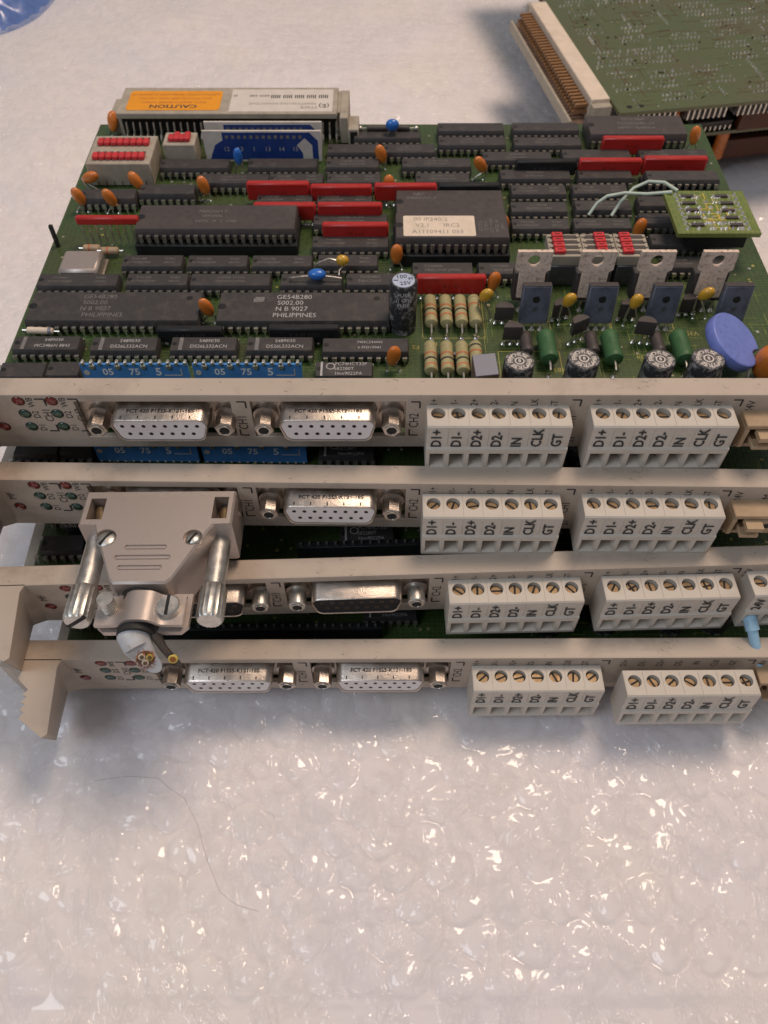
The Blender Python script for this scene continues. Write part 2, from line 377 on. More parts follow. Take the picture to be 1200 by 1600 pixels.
    bp = _n(nt, 'ShaderNodeBump'); bp.inputs['Strength'].default_value = 1.0; bp.inputs['Distance'].default_value = .0017; nt.links.new(hs, bp.inputs['Height'])
    gl = _n(nt, 'ShaderNodeBsdfGlossy'); gl.inputs['Roughness'].default_value = .10; gl.inputs['Color'].default_value = (1, 1, 1, 1); nt.links.new(bp.outputs[0], gl.inputs['Normal'])
    fr = _n(nt, 'ShaderNodeFresnel'); fr.inputs['IOR'].default_value = 1.55; nt.links.new(bp.outputs[0], fr.inputs['Normal'])
    k = _n(nt, 'ShaderNodeMath', operation='MULTIPLY_ADD'); k.use_clamp = True; nt.links.new(fr.outputs[0], k.inputs[0]); k.inputs[1].default_value = .16; k.inputs[2].default_value = .028
    df = _n(nt, 'ShaderNodeBsdfDiffuse'); df.inputs['Color'].default_value = (.92, .88, .87, 1)
    tr = _n(nt, 'ShaderNodeBsdfTransparent'); tr.inputs['Color'].default_value = (.985, .98, .975, 1)
    m1 = _n(nt, 'ShaderNodeMixShader'); m1.inputs[0].default_value = .10; lw = _n(nt, 'ShaderNodeLayerWeight'); lw.inputs[0].default_value = .35; kk = _n(nt, 'ShaderNodeMath', operation='MULTIPLY_ADD'); nt.links.new(lw.outputs['Facing'], kk.inputs[0]); kk.inputs[1].default_value = .45; kk.inputs[2].default_value = .0; nt.links.new(kk.outputs[0], m1.inputs[0]); nt.links.new(tr.outputs[0], m1.inputs[1]); nt.links.new(df.outputs[0], m1.inputs[2])
    m2 = _n(nt, 'ShaderNodeMixShader'); nt.links.new(k.outputs[0], m2.inputs[0]); nt.links.new(m1.outputs[0], m2.inputs[1]); nt.links.new(gl.outputs[0], m2.inputs[2]); nt.links.new(m2.outputs[0], out.inputs['Surface'])
    o = link('bubble_wrap', grid_mesh('bubble_wrap', X, Y, Zf, [m])); o['kind'] = 'structure'; o['label'] = 'crinkled clear bubble wrap film under the boards'
build_wrap()
# table below, seen by nobody but keeps the light honest
g = MB(); g.box(-700, 700, -400, 1300, -40, -20, 'label_paper'); g.build('floor')['kind'] = 'structure'

# ------------------------------------------------------------------ module: board with soldered parts and a front plate
TB = 3.1      # board top in the module's own frame
def leads(mb, n, length, row, top, m='tin', zb=TB):
    """two rows of bent pins"""
    per = n // 2; x0 = -(per - 1) * 2.54 / 2
    for sgn in (-1, 1):
        y = sgn * row / 2
        for i in range(per):
            x = x0 + i * 2.54
            yo = y; yi = y - sgn * 1.1
            mb.box(x - .65, x + .65, min(yi, yo), max(yi, yo), top - .15, top + .1, m)
            mb.box(x - .65, x + .65, yo - .13, yo + .13, zb + 1.4, top + .1, m)
            mb.box(x - .25, x + .25, yo - .13, yo + .13, zb - .3, zb + 1.4, m)
KIND = {'8': (8, 9.6, 6.1, 7.62), '14': (14, 19.2, 6.2, 7.62), '14s': (14, 16.4, 6.2, 7.62), '14b': (14, 13, 6.2, 7.62), '16': (16, 19.4, 6.2, 7.62), '20': (20, 25.2, 6.3, 7.62), '28w': (28, 36.5, 13.8, 15.24), '40': (40, 51.8, 13.6, 15.24)}
TXT = {
 't': [('TOSHIBA', -.22, .9, .9), ('TC74HC574AP', -.22, -.9, .9), ('9008H', .28, .9, .9), ('JAPAN', .28, -.9, .9)],
 'a': [('TOSHIBA  9012HK', .0, .9, .9), ('74HC245AP JAPAN', .0, -.9, .9)],
 'u': [('TOSHIBA', -.05, 1.0, 1.2), ('74HC74AP', -.05, -1.0, 1.2)],
 'v': [('TOSHIBA', -.15, 1.0, 1.1), ('74HC 27AP JAPAN', 0, -1.0, 1.1)],
 'x': [('TOSHIBA', -.15, 1.0, 1.1), ('74HC08AP', -.1, -1.0, 1.1)],
 'c': [('74HC374N', 0, 1.0, 1.0), ('6 FFD19041', 0, -1.0, 1.0)],
 'n': [('S 3 90208', 0, 1.0, 1.1), ('SN74HC139N', 0, -1.0, 1.1)],
 'D': [('S489030', .08, 1.15, 1.3), ('DS26LS32ACN', .08, -1.15, 1.3)],
 'H': [('74HC244AN', .05, 1.1, 1.05), ('6 FFD19041', .05, -1.1, 1.05)],
 'P': [('S489030', .1, 1.2, 1.2), ('MC3486N 8843', .1, -1.2, 1.2)],
 'PC': [('PC74HCT32P', .12, 1.9, 1.2), ('682280T', .0, 0, 1.2), ('Hnn9022PA', .08, -1.9, 1.2)],
 'GE': [('GE54B280', -.06, 4.4, 1.9), ('S002.00', -.08, 1.6, 1.9), ('N B 9027', -.07, -1.3, 1.9), ('PHILIPPINES', -.05, -4.3, 1.9)],
 'PHIL': [('GE54B280', -.10, 4.4, 1.8), ('S002.00', -.12, 1.6, 1.8), ('N B 9027', -.11, -1.3, 1.8), ('PHILIPPINES', -.06, -4.3, 1.8)],
 'INTEL': [('P8052AH 7', -.03, 3.0, 1.5), ('L0420586', -.03, .4, 1.3), ('INTEL  M  C  1980', .0, -2.6, 1.3)],
 'TOSHIBA': [('TOSHIBA', -.02, 4.2, 1.7), ('TC5565APL-12', 0, .9, 1.7), ('JAPAN 9008HDK', 0, -2.3, 1.5)],
 'z': [('NEC', -.28, 4.4, 1.5), ('D8255AC-2', -.26, 2.2, 1.5)], 'EPROM': [], '': [],
}
def chip(M, x, y, kind, h, t):
    n, L, Wd, row = KIND[kind]; b = MB(); sock = h > 7
    zt = TB + h; zl = TB + .6
    if sock:
        b.box(-L / 2 - .4, L / 2 + .4, -row / 2 - 1.2, -row / 2 + 2.2, TB + .1, TB + 4.2, 'socket_black', .15)
        b.box(-L / 2 - .4, L / 2 + .4, row / 2 - 2.2, row / 2 + 1.2, TB + .1, TB + 4.2, 'socket_black', .15)
        b.box(-L / 2 - .4, -L / 2 + 3, -row / 2 + 1, row / 2 - 1, TB + .1, TB + 4, 'socket_black')
        b.box(L / 2 - 3, L / 2 + .4, -row / 2 + 1, row / 2 - 1, TB + .1, TB + 4, 'socket_black')
        zl = TB + 5.0
    zm = (zl + zt) / 2
    m = 'chip_brown' if t in ('EPROM', 'TOSHIBA', 'INTEL', 'z') else 'chip_black'
    b.box(-L / 2, L / 2, -Wd / 2, Wd / 2, zl, zm + .05, m, .12)
    b.box(-L / 2, L / 2, -Wd / 2, Wd / 2, zm, zt, m, .12, taper=(.28, .32))
    # notch and pin one mark
    b.cyl((-L / 2 + 1.3, 0, zt - .02), (-L / 2 + 1.3, 0, zt + .03), .75 if row < 10 else 1.3, 'socket_black', seg=14)
    for tx, fx, ty, th in TXT.get(t, []):
        big = kind in ('40', '28w')
        b.text(tx, (fx * L, ty * (1 if not big else .95), zt + .04), (1, 0, 0), (0, 1, 0), th, 'chip_print_bright' if t in ('D', 'PC', 'H', 'P', 'GE') else 'chip_print', sx=.92 if t != 'a' else .85)
    if t in ('D', 'P'): b.box(-L / 2 + 2.6, -L / 2 + 3.7, -2.6, 2.6, zt, zt + .04, 'chip_print')
    if t == 'PC': b.box(-L / 2 + 1.6, -L / 2 + 2.2, -2.8, 2.8, zt, zt + .04, 'chip_print_bright'); b.cyl((-L / 2 + 4.4, 1, zt), (-L / 2 + 4.4, 1, zt + .05), 1.3, 'chip_print_bright', seg=18); b.cyl((-L / 2 + 4.4, 1, zt), (-L / 2 + 4.4, 1, zt + .08), 1.0, 'chip_black', seg=18)
    if t == 'GE':
        rr = random.Random(3)
        for k in range(9): b.box(-14.6 + rr.uniform(-1.4, 1.4), -13.4 + rr.uniform(-.9, 1.6), 2.2 + rr.uniform(-1, 1), 3.0 + rr.uniform(-.7, 1.4), zt, zt + .04 + k * .003, 'chip_print')
    if kind == '40' and not sock:
        b.cyl((L / 2 - 4, 3.6, zt - .02), (L / 2 - 4, 3.6, zt + .03), 1.0, 'socket_black', seg=14)
    o = b.build('integrated_circuit', M, (x, y, 0))
    l = MB()
    if sock:
        per = n // 2; x0 = -(per - 1) * 2.54 / 2
        for sgn in (-1, 1):
            for i in range(per):
                xx = x0 + i * 2.54; yy = sgn * (row / 2 - .1); yb = yy - sgn * .9
                l.box(xx - .65, xx + .65, min(yy, yb), max(yy, yb), zm - .3, zm - .05, 'tin', .05)
                l.box(xx - .62, xx + .62, yy - .12, yy + .12, TB + 4.7, zm - .05, 'tin')
                l.box(xx - .35, xx + .35, yy - .12, yy + .12, TB + 3.8, TB + 4.7, 'tin')
    else: leads(l, n, L, row, zm)
    l.build('leads', o)
    if t == 'EPROM':
        s = MB(); s.prism([(-15.2, -6.0), (7, -6.0), (7.4, -5.6), (7.4, 4.4), (7, 4.8), (-15.2, 4.8), (-15.6, 4.4), (-15.6, -5.6)], zt, zt + .12, 'label_paper')
        s.text('00 IP240/2', (-6.8, 2.9, zt + .15), (1, 0, 0), (0, 1, 0), 1.8, 'ink_dim'); s.text('V2.1      IRC2', (-4.6, -.4, zt + .15), (1, 0, 0), (0, 1, 0), 1.8, 'ink_dim'); s.text('A11109411 055', (-4.6, -3.8, zt + .15), (1, 0, 0), (0, 1, 0), 1.8, 'ink_dim')
        s.build('paper_label', o)['label'] = 'cream paper label with faint typed lines'
        p = MB()
        for k in range(5): p.text(('D27256', '250V10', '12.5V PGM', 'INTEL 86', 'L8411')[k], (9.2 + k * 1.75, -.6, zt + .05), (0, 1, 0), (-1, 0, 0), 1.15, 'chip_print')
        p.build('printed_marking', o)
    return o
CHIPS = [(32.8, 152.2, '20', 4.3, ''), (61.1, 152.4, '20', 4.3, ''), (94.5, 150.5, '28w', 6, 'TOSHIBA'), (1.2, 147.2, '20', 4.3, ''), (32.6, 142.3, '20', 4.3, 'a'), (60.5, 142.1, '20', 4.3, 'a'), (-11.3, 137.3, '16', 4.3, ''), (9.2, 137.3, '16', 4.3, 'a'), (-11.3, 127.6, '16', 4.3, 'a'), (18.9, 127.9, '20', 4.3, 'a'), (48.4, 132.1, '20', 4.3, 'c'), (77.3, 133.6, '20', 4.3, ''), (105.4, 133.8, '20', 4.3, 't'), (-68.1, 127.3, '20', 4.3, ''), (-36.5, 127.6, '20', 4.3, ''), (-53.0, 117.7, '20', 4.3, 'a'), (-31.0, 117.9, '16', 4.3, 't'), (-10.6, 117.9, '16', 4.3, 't'), (20.7, 118.3, '16', 4.3, 'a'), (53.6, 120.3, '20', 4.3, 'c'), (78.3, 120.7, '16', 4.3, ''), (103.4, 114.2, '20', 7.6, ''), (-34.1, 105.6, '16', 4.3, 't'), (-13.5, 105.6, '16', 4.3, 't'), (-11.2, 93.4, '20', 4.3, 'a'), (-10.9, 81.2, '20', 4.3, 't'), (53.7, 110.8, '16', 4.3, 't'), (75.1, 111.2, '16', 4.3, 't'), (52.6, 100.6, '16', 4.3, 'n'), (74.6, 101.5, '16', 4.3, 'a'), (99.4, 104.0, '20', 4.3, ''), (52.0, 90.9, '16', 4.3, 't'), (72.7, 91.3, '16', 4.3, 't'), (95.0, 94.0, '16', 4.3, 't'), (96.5, 82.5, '16', 4.3, ''), (98.3, 70.6, '16', 4.3, 't'), (21.8, 82.6, '28w', 9.5, 'EPROM'), (22.2, 100.2, '28w', 6.5, 'z'), (-54.4, 87.8, '40', 9, 'INTEL'), (-94.9, 107.2, '16', 5, ''), (-75.0, 110.0, '16', 5, ''), (-73.6, 71.3, '16', 4.3, 't'), (-52.9, 71.2, '16', 4.3, 't'), (-32.4, 71.2, '16', 4.3, 't'), (-11.5, 71.5, '16', 4.3, 't'), (-70.6, 62.0, '16', 4.3, 't'), (-47.8, 61.9, '20', 4.3, 'a'), (-22.6, 61.9, '16', 4.3, ''), (-3.6, 62.1, '14s', 4.3, 'u'), (-95.2, 61.8, '20', 4.3, 't'), (18.5, 67.5, '16', 4.3, 'v'), (39.3, 67.5, '16', 4.3, 'x'), (-80.9, 48.8, '40', 4.8, 'PHIL'), (-24.1, 48.6, '40', 4.8, 'GE'), (-97.8, 33.2, '16', 4.3, 'P'), (-75.2, 32.8, '16', 4.3, 'D'), (-52.2, 32.8, '16', 4.3, 'D'), (-30.2, 32.8, '16', 4.3, 'D'), (-5.4, 32.3, '20', 4.3, 'H'), (-11.3, 22.5, '14s', 4.3, 'PC'), (-101.5, 21.5, '14b', 5, ''), (-90.0, 21.9, '8', 5, '')]
RED = [(-47.1, -25.6, 108.7, 8.5), (-25.3, -4.1, 108.3, 7.6), (-3.3, 18.1, 108.3, 8), (-43.6, -22.8, 96.9, 8), (-22.2, -.6, 96.9, 8), (-20.1, 1.5, 85.1, 8.5), (9.9, 31.2, 58.5, 8.5), (79.6, 101.9, 137.6, 8.5), (69.1, 91.4, 123.9, 8), (92.0, 114.5, 124.3, 8.5)]
BLACKS = [(18.6, 39.9, 109.2, 7.6), (46.7, 68.4, 124.0, 7.6), (-33.8, -12.9, 37.9, 6.5), (-66.5, -47.1, 37.9, 6.0)]
def network(M, x0, x1, y, h, m, name='resistor_network'):
    b = MB(); L = x1 - x0
    b.box(-L / 2, L / 2, -1.25, 1.25, TB + 2.0 if h > 7 else TB + .9, TB + h, m, .5)
    if m == 'red_network': b.text('%d-1-%d3' % (8 + int(abs(x0)) % 3, 1 + int(abs(y)) % 8), (0, -1.28, TB + h * .62), (1, 0, 0), (0, 0, 1), 1.3, 'led_red')
    else: b.text('X 9 M 1023', (0, -1.28, TB + h * .62), (1, 0, 0), (0, 0, 1), 1.3, 'chip_brown')
    o = b.build(name, M, ((x0 + x1) / 2, y, 0)); l = MB(); n = int(L / 2.54)
    for i in range(n):
        x = -(n - 1) * 1.27 + i * 2.54; l.box(x - .28, x + .28, -.15, .15, TB - .3, TB + 2.3, 'tin'); l.cyl((x, 0, TB - .02), (x, 0, TB + .5), .75, 'solder', r1=.25, seg=8)
    l.build('leads', o); return o
def drop(M, x, y, m, name, size=(2.5, 1.9, 3.3), h=5.2, lean=(0, 0), legs=True, yaw=0.0):
    b = MB(); Mx = Euler((lean[0], lean[1], yaw)).to_matrix(); c = Vector((0, 0, TB + h))
    b.ell(c, size, m, Mx, pinch=.12); o = b.build(name, M, (x, y, 0))
    if legs:
        l = MB()
        for s_ in (-1, 1):
            a = c + Mx @ Vector((s_ * size[0] * .5, 0, -size[2] * .86)); e = Vector((s_ * 1.9 + lean[1] * 1.0, lean[0] * -1.0, TB - .2))
            l.tube([a, (a + e) / 2 + Vector((s_ * .35, -.1, 0)), e], .28, 'tin', seg=6); l.cyl(e, e + Vector((0, 0, .5)), .7, 'solder', r1=.3, seg=8)
        l.build('leads', o)
    return o
def axial(M, x, y0, y1, r, m, name, z=3.0, bands=(), horiz=False, r_end=None):
    b = MB(); zz = TB + z; prof = []; L = y1 - y0; e = min(1.2, L * .15)
    P = [(0, r * .45), (e * .35, r * .92), (e, r * 1.06), (e * 1.8, r), (L - e * 1.8, r), (L - e, r * 1.06), (L - e * .35, r * .92), (L, r * .45)]
    rings = []
    for yy, rr in P: rings.append([Vector((rr * math.cos(t), y0 + yy, zz + rr * math.sin(t))) for t in [2 * math.pi * i / 20 for i in range(20)]])
    b.loft(rings, m)
    for fr, bm in bands:
        yy = y0 + L * fr; b.cyl((0, yy, zz), (0, yy + .65, zz), r * 1.025, bm, seg=20)
    o = b.build(name, M, (x, 0, 0)); l = MB()
    for ye, yp in ((y0, y0 - 2.8), (y1, y1 + 2.2)):
        l.tube([(0, ye, zz), (0, (ye + yp) / 2, zz), (0, yp, zz - .6), (0, yp, TB - .2)], .35, 'tin', seg=8); l.cyl((0, yp, TB), (0, yp, TB + .6), .95, 'solder', r1=.4, seg=10)
    l.build('leads', o); return o
def ecap(M, x, y, r, h, name, top='dusty_top', side='cap_sleeve'):
    b = MB(); P = [(TB + .2, r), (TB + 1.2, r), (TB + 1.6, r * .94), (TB + 2.1, r * .94), (TB + 2.5, r), (TB + h - .5, r), (TB + h, r * .93), (TB + h - .06, r * .80)]
    rings = [[Vector((rr * math.cos(t), rr * math.sin(t), z)) for t in [2 * math.pi * i / 32 for i in range(32)]] for z, rr in P]
    b.loft(rings, side, mcap=top)
    if top == 'cap_top':
        b.text('100', (-.6, 1.5, TB + h + .03), (1, .15, 0), (-.15, 1, 0), 1.5, 'grey_ink'); b.text('M', (2.0, .6, TB + h + .03), (1, .15, 0), (-.15, 1, 0), 1.2, 'grey_ink'); b.text('25V', (.5, -1.4, TB + h + .03), (1, .15, 0), (-.15, 1, 0), 1.4, 'grey_ink')
        b.box(-2.9, -1.6, -.2, .1, TB + h - .02, TB + h + .03, 'grey_ink')
        for k in range(3): b.text(('FUSE', '(( O ))', 'FUSE')[k], (0, -r - .04, TB + h - 2.3 - k * 1.8), (1, 0, 0), (0, 0, 1), 1.2, 'white_insert')
    else:
        word = 'FUSE FRAKO FUSE FRAKO '
        for i, c in enumerate(word):
            if c == ' ': continue
            t = -2 * math.pi * i / len(word); u = Vector((math.cos(t), math.sin(t), 0)); v = Vector((-math.sin(t), math.cos(t), 0))
            b.text(c, v * r * .60 + Vector((0, 0, TB + h + .0)), u, v, 1.25, 'label_white', bold=True)
        b.cyl((0, 0, TB + h - .05), (0, 0, TB + h + .0), r * .32, 'label_white', seg=20); b.cyl((0, 0, TB + h - .05), (0, 0, TB + h + .02), r * .24, 'cap_sleeve', seg=20)
        b.text('8', (0, 0, TB + h + .04), (1, 0, 0), (0, 1, 0), 1.1, 'label_white', bold=True)
    return b.build(name, M, (x, y, 0))
def power_transistor(M, x, y, facing='tab', top=20.0):
    b = MB()
    if facing == 'tab':
        zt = TB + top - 2.2; lean = Matrix.Rotation(R(-6), 3, 'X')
        def Q(v): return lean @ (Vector(v) - Vector((0, 0, TB))) + Vector((0, 0, TB))
        k = len(b.v)
        b.box(-5, 5, .2, 4.4, TB + 3, TB + 12, 'chip_black', .3)
        # metal tab with a hole: ring of quads round the hole
        r = 1.85; cz = zt - 2.9; n = 24; y0, y1 = -.9, .4
        zb_ = zt - 6.6; cor = []
        for i in range(n):
            t = 2 * math.pi * i / n; c_, s_ = math.cos(t), math.sin(t); q = min(5.1 / max(abs(c_), 1e-6), ((zt - cz) if s_ > 0 else (cz - zb_)) / max(abs(s_), 1e-6)); cor.append((c_ * q, cz + s_ * q, c_ * r, cz + s_ * r))
        for i in range(n):
            a = cor[i]; c = cor[(i + 1) % n]
            b.add([(a[0], y0, a[1]), (c[0], y0, c[1]), (c[2], y0, c[3]), (a[2], y0, a[3]), (a[0], y1, a[1]), (c[0], y1, c[1]), (c[2], y1, c[3]), (a[2], y1, a[3])],
                  [(0, 1, 2, 3), (7, 6, 5, 4), (0, 4, 5, 1), (3, 2, 6, 7)], 'heat_tab')
        b.box(-3.9, 3.9, -.9, .2, TB + 4.5, zb_ + .2, 'heat_tab', .1)
        b.box(-5, 5, -.1, .3, TB + 3, TB + 12.4, 'chip_brown', .1)
        for i in range(k, len(b.v)): b.v[i] = tuple(Q(b.v[i]))
    else:
        zt = TB + top; k = len(b.v)
        b.box(-4.2, 4.2, -1.3, 1.2, TB + 2.2, zt, 'epoxy_dark', .35)
        b.box(-4.1, 4.1, -1.2, 1.1, zt, zt + .06, 'chip_brown')
        b.cyl((0, -1.32, zt - 4.0), (0, -1.28, zt - 4.0), 1.25, 'socket_black', seg=3); b.cyl((0, -1.33, zt - 4.3), (0, -1.28, zt - 4.3), 1.1, 'hole_dark', seg=14)
        b.cyl((0, -1.31, zt - 7.4), (0, -1.28, zt - 7.4), .8, 'switch_smoke', seg=18)
        lean = Matrix.Rotation(R(-9), 3, 'X')
        for i in range(k, len(b.v)): b.v[i] = tuple(lean @ (Vector(b.v[i]) - Vector((0, 0, TB))) + Vector((0, 0, TB)))
    o = b.build('power_transistor', M, (x, y, 0)); l = MB()
    for i in (-1, 0, 1):
        l.box(i * 2.54 - .4, i * 2.54 + .4, -.4, .1, TB, TB + 3.2, 'tin'); l.cyl((i * 2.54, -.6, TB), (i * 2.54, -.6, TB + .9), .95, 'solder', r1=.35, seg=10)
    l.build('leads', o); return o
def small_transistor(M, x, y, yaw=0.0, h=6.5):
    b = MB(); pts = [(2.8 * math.cos(t), 2.8 * math.sin(t)) for t in [math.pi * i / 10 for i in range(11)]]; pts = [(a, max(-.9, c - .9)) for a, c in pts] 
    b.prism(pts, TB + h - 4.8, TB + h, 'chip_brown', ch=.12); o = b.build('small_transistor', M, (x, y, 0), (0, 0, yaw)); l = MB()
    for i in (-1, 0, 1): l.tube([(i * 1.2, 0, TB + h - 4.8), (i * 1.6, 0, TB + .8), (i * 2.3, 0, TB - .1)], .25, 'tin', seg=6); l.cyl((i * 2.3, 0, TB), (i * 2.3, 0, TB + .5), .8, 'solder', r1=.3, seg=8)
    l.build('leads', o); return o
def data_connector(M, xc, white=True, text=True):
    zc = 11.6; sh = 'nickel'
    b = MB(); b.box(xc - 22.0, xc + 20.9, 1.9, 2.7, zc - 6.1, zc + 6.1, sh, .2)
    b.box(xc - 19.0, xc + 19.0, 3.0, 8.5, 4.5, 14.0, 'black_insert', .3)
    o = b.build('data_connector', M)
    def dee(w, h, r, y, n=5):
        P = []
        for cx, cz, a0, a1 in ((w / 2 - r, h / 2 - r, 0, 80), (-w / 2 + r, h / 2 - r, 100, 180), (-w / 2 + r + .8, -h / 2 + r, 180, 270), (w / 2 - r - .8, -h / 2 + r, 270, 360)):
            for i in range(n + 1):
                t = R(a0 + (a1 - a0) * i / n); P.append(Vector((xc + cx + r * math.cos(t), y, zc + cz + r * math.sin(t))))
        return P
    s = MB(); F = -4.6
    s.loft([dee(26.4, 9.8, 3.2, 2.6), dee(25.4, 8.9, 2.8, 1.6), dee(25.0, 8.4, 2.6, .8), dee(24.9, 8.3, 2.6, F + .4), dee(24.5, 7.9, 2.5, F), dee(23.9, 7.3, 2.3, F + .15), dee(23.9, 7.3, 2.3, F + 1)], sh, caps=False)
    if text:
        s.text('FCT 420 F15S5-K121-185', (xc + .3, -1.5, zc + 4.22), (1, 0, 0), (0, 1, 0), 1.15, 'grey_ink', sx=1.0, bold=True)
    else: s.text('', (0, 0, 0), (1, 0, 0), (0, 1, 0), 1, 'grey_ink')
    for k in range(5 if text else 0): s.box(xc - 9.6 + k * 4.4, xc - 9.3 + k * 4.4, -4.1, -3.1, zc + 4.1, zc + 4.19, 'socket_black')
    s.build('shell', o)
    i_ = MB(); y = F + .35; mi = 'white_insert' if white else 'black_insert'
    i_.loft([dee(23.7, 7.1, 2.2, 2.0), dee(23.7, 7.1, 2.2, y)], mi)
    for n_, z_ in ((8, 1.42), (7, -1.42)):
        for q in range(n_):
            xx = xc + (q - (n_ - 1) / 2) * 2.74; i_.cyl((xx, y + .6, zc + z_), (xx, y - .03, zc + z_), .55, 'hole_dark' if white else 'brass', seg=10)
            if not white: i_.cyl((xx, y + .6, zc + z_), (xx, y - .05, zc + z_), .4, 'hole_dark', seg=10)
    i_.build('pin_insert', o)
    for sg in (-1, 1):
        h = MB(); xx = xc + sg * 16.45; seg = 6 if white else 20
        h.cyl((xx, 1.9, zc), (xx, 0.6, zc), 3.3, sh, seg=20)
        h.cyl((xx, 1.9, zc), (xx, F + .2, zc), 2.65 if white else 2.45, sh if white else 'zinc', seg=seg, ch=.3)
        h.cyl((xx, F + .1, zc), (xx, F + .0, zc), 1.75, 'zinc', seg=20)
        h.cyl((xx, F + .1, zc), (xx, F - .06, zc), 1.35, 'hole_dark', seg=18)
        for q in range(3): h.tube([(xx + 1.25 * math.cos(t), F - .08 - .0 * q, zc + 1.25 * math.sin(t)) for t in [R(200 + 14 * w_) for w_ in range(11)]], .12, 'zinc', seg=5)
        h.build('hex_standoff' if white else 'round_standoff', o)
    return o
POLE = ['D1+', 'D1-', 'D2+', 'D2-', 'IN', 'CLK', 'GT']
def front_plate(M):
    p = MB(); m = 'beige_paint'; xl, xr = -120.0, 128.0
    p.box(xl, xr, 0, 1.6, 0, 4.2, m, .18); p.box(xl, xr, 0, 1.6, 17.7, 20, m)
    for a, c in ((xl, -79.2), (-39.2, -34.3), (5.6, xr)): p.box(a, c, 0, 1.6, 4.2, 17.7, m)
    p.box(xl, xr, -.05, 6.3, 18.7, 20.06, m, .35); p.box(xl, xr, 1.6, 5.0, 0, 1.3, m, .2)
    Ps = [(-120.2, .5), (-120.2, -1.7), (-117.3, -2.5), (-110.4, -8.7), (-111.6, -10.2), (-110.3, -10.7), (-111.5, -12.3), (-110.1, -12.8), (-111.3, -14.6), (-109.9, -15.1), (-110.9, -16.8), (-103.5, -22.1), (-102.2, -21.2), (-104.1, -2.1), (-103.2, .5)]
    top = [Vector((x, y, 20.0)) for x, y in Ps]; bot = [Vector((min(x, -107.9 if y < -1 else -101), y * .70, .2)) for x, y in Ps]
    mid = [Vector((min(x, -107.5 if y < -1 else -101) , y * .72, .6)) for x, y in Ps]
    tp2 = [Vector((x, y, 19.6)) for x, y in Ps]
    p.loft([bot[::-1], mid[::-1], tp2[::-1], top[::-1]], m)
    rs = random.Random(17)
    for k in range(46):
        x0, y0 = rs.uniform(xl + 4, xr - 4), rs.uniform(.5, 5.6); a, L = rs.uniform(0, 6.28), rs.uniform(.3, 2.4) * (2 if k % 9 == 0 else 1); P = []
        for q in range(4): P.append((x0 + L * math.cos(a) * q / 3, min(5.9, max(.2, y0 + L * .5 * math.sin(a) * q / 3)), 20.07)); a += rs.uniform(-.7, .7)
        p.tube(P, rs.uniform(.025, .07), 'ink_dim' if k % 3 else 'chip_brown', seg=4)
    for k in range(14):
        x0 = rs.uniform(xl + 4, xr - 4); p.tube([(x0, -.07, rs.uniform(1, 3)), (x0 + rs.uniform(-2, 2), -.07, rs.uniform(1, 3.6))], .035, 'ink_dim', seg=4)
    o = p.build('front_plate', M)
    t = MB(); up = (0, 0, 1); lf = (-1, 0, 0); y = -.06; ink = 'grey_ink'
    def brk(x, z, top_, side=1, s=2.3):
        t.box(x - .2, x + .2, y - .02, y + .04, (z - s) if top_ else z, z if top_ else (z + s), ink)
        zz = z if top_ else z; t.box(x - s if side > 0 else x, x if side > 0 else x + s, y - .02, y + .04, zz - .2, zz + .2, ink)
    for k, x0 in enumerate((-93.0, -84.6)):
        t.text('WB', (x0 + 2.9, y, 17.4), up, lf, 1.7, ink, sx=.9); t.text('D2', (x0 + 2.9, y, 12.9), up, lf, 1.7, ink, sx=.9); t.text('D1', (x0 + 2.9, y, 8.0), up, lf, 1.7, ink, sx=.9)
        t.text('CH%d' % (k + 1), (x0 + 5.9, y, 12.7), up, lf, 2.1, ink, sx=.85); brk(x0 + 6.6, 18.6, True, s=2.4); brk(x0 + 6.6, 6.6, False, s=2.4)
    t.text('MF', (-100.8, y, 13.0), up, lf, 1.9, ink, sx=.9)
    t.text('CH1', (-36.9, y, 9.9), up, lf, 2.5, ink, sx=.8); brk(-35.4, 17.6, True); brk(-38.2, 4.9, False, -1)
    t.text('CH2', (7.9, y, 10.6), up, lf, 2.5, ink, sx=.8); brk(9.2, 17.6, True); brk(6.7, 4.9, False, -1)
    for bx in (11.2, 53.0):
        for i, s in enumerate(POLE): t.text(s, (bx + 1.6 + i * 5.13, y, 16.6), up, lf, 1.9, ink, sx=.85)
    t.text('CH1', (49.0, y, 10.2), up, lf, 2.3, ink, sx=.8); brk(50.2, 18.3, True); t.text('S1', (50.3, y, 3.2), up, lf, 2.0, ink); brk(91.2, 18.3, True)
    t.text('24V', (93.9, y, 15.9), up, lf, 2.1, ink, sx=.9); t.text('M', (101.5, y, 15.9), up, lf, 2.1, ink)
    t.text('SIEMENS', (94.5, y, 2.3), (-1, 0, .0), (.25, 0, -1), 2.5, ink, sx=1.15, bold=True)
    t.build('printed_lettering', o)
    for x0, z0, c in ((-93.0, 17.9, 'led_red'), (-84.6, 17.9, 'led_red'), (-93.0, 13.2, 'led_green'), (-84.6, 13.2, 'led_green'), (-93.0, 8.3, 'led_green'), (-84.6, 8.3, 'led_green'), (-100.2, 8.3, 'led_red')):
        l = MB(); l.cyl((0, .0, 0), (0, -.07, 0), 1.62, 'hole_dark', seg=24); l.ell((0, 0, 0), (1.45, .55, 1.45), c, seg=20, rings=10)
        l.build('indicator_light', o if False else M, (x0, 0, z0))
    return o
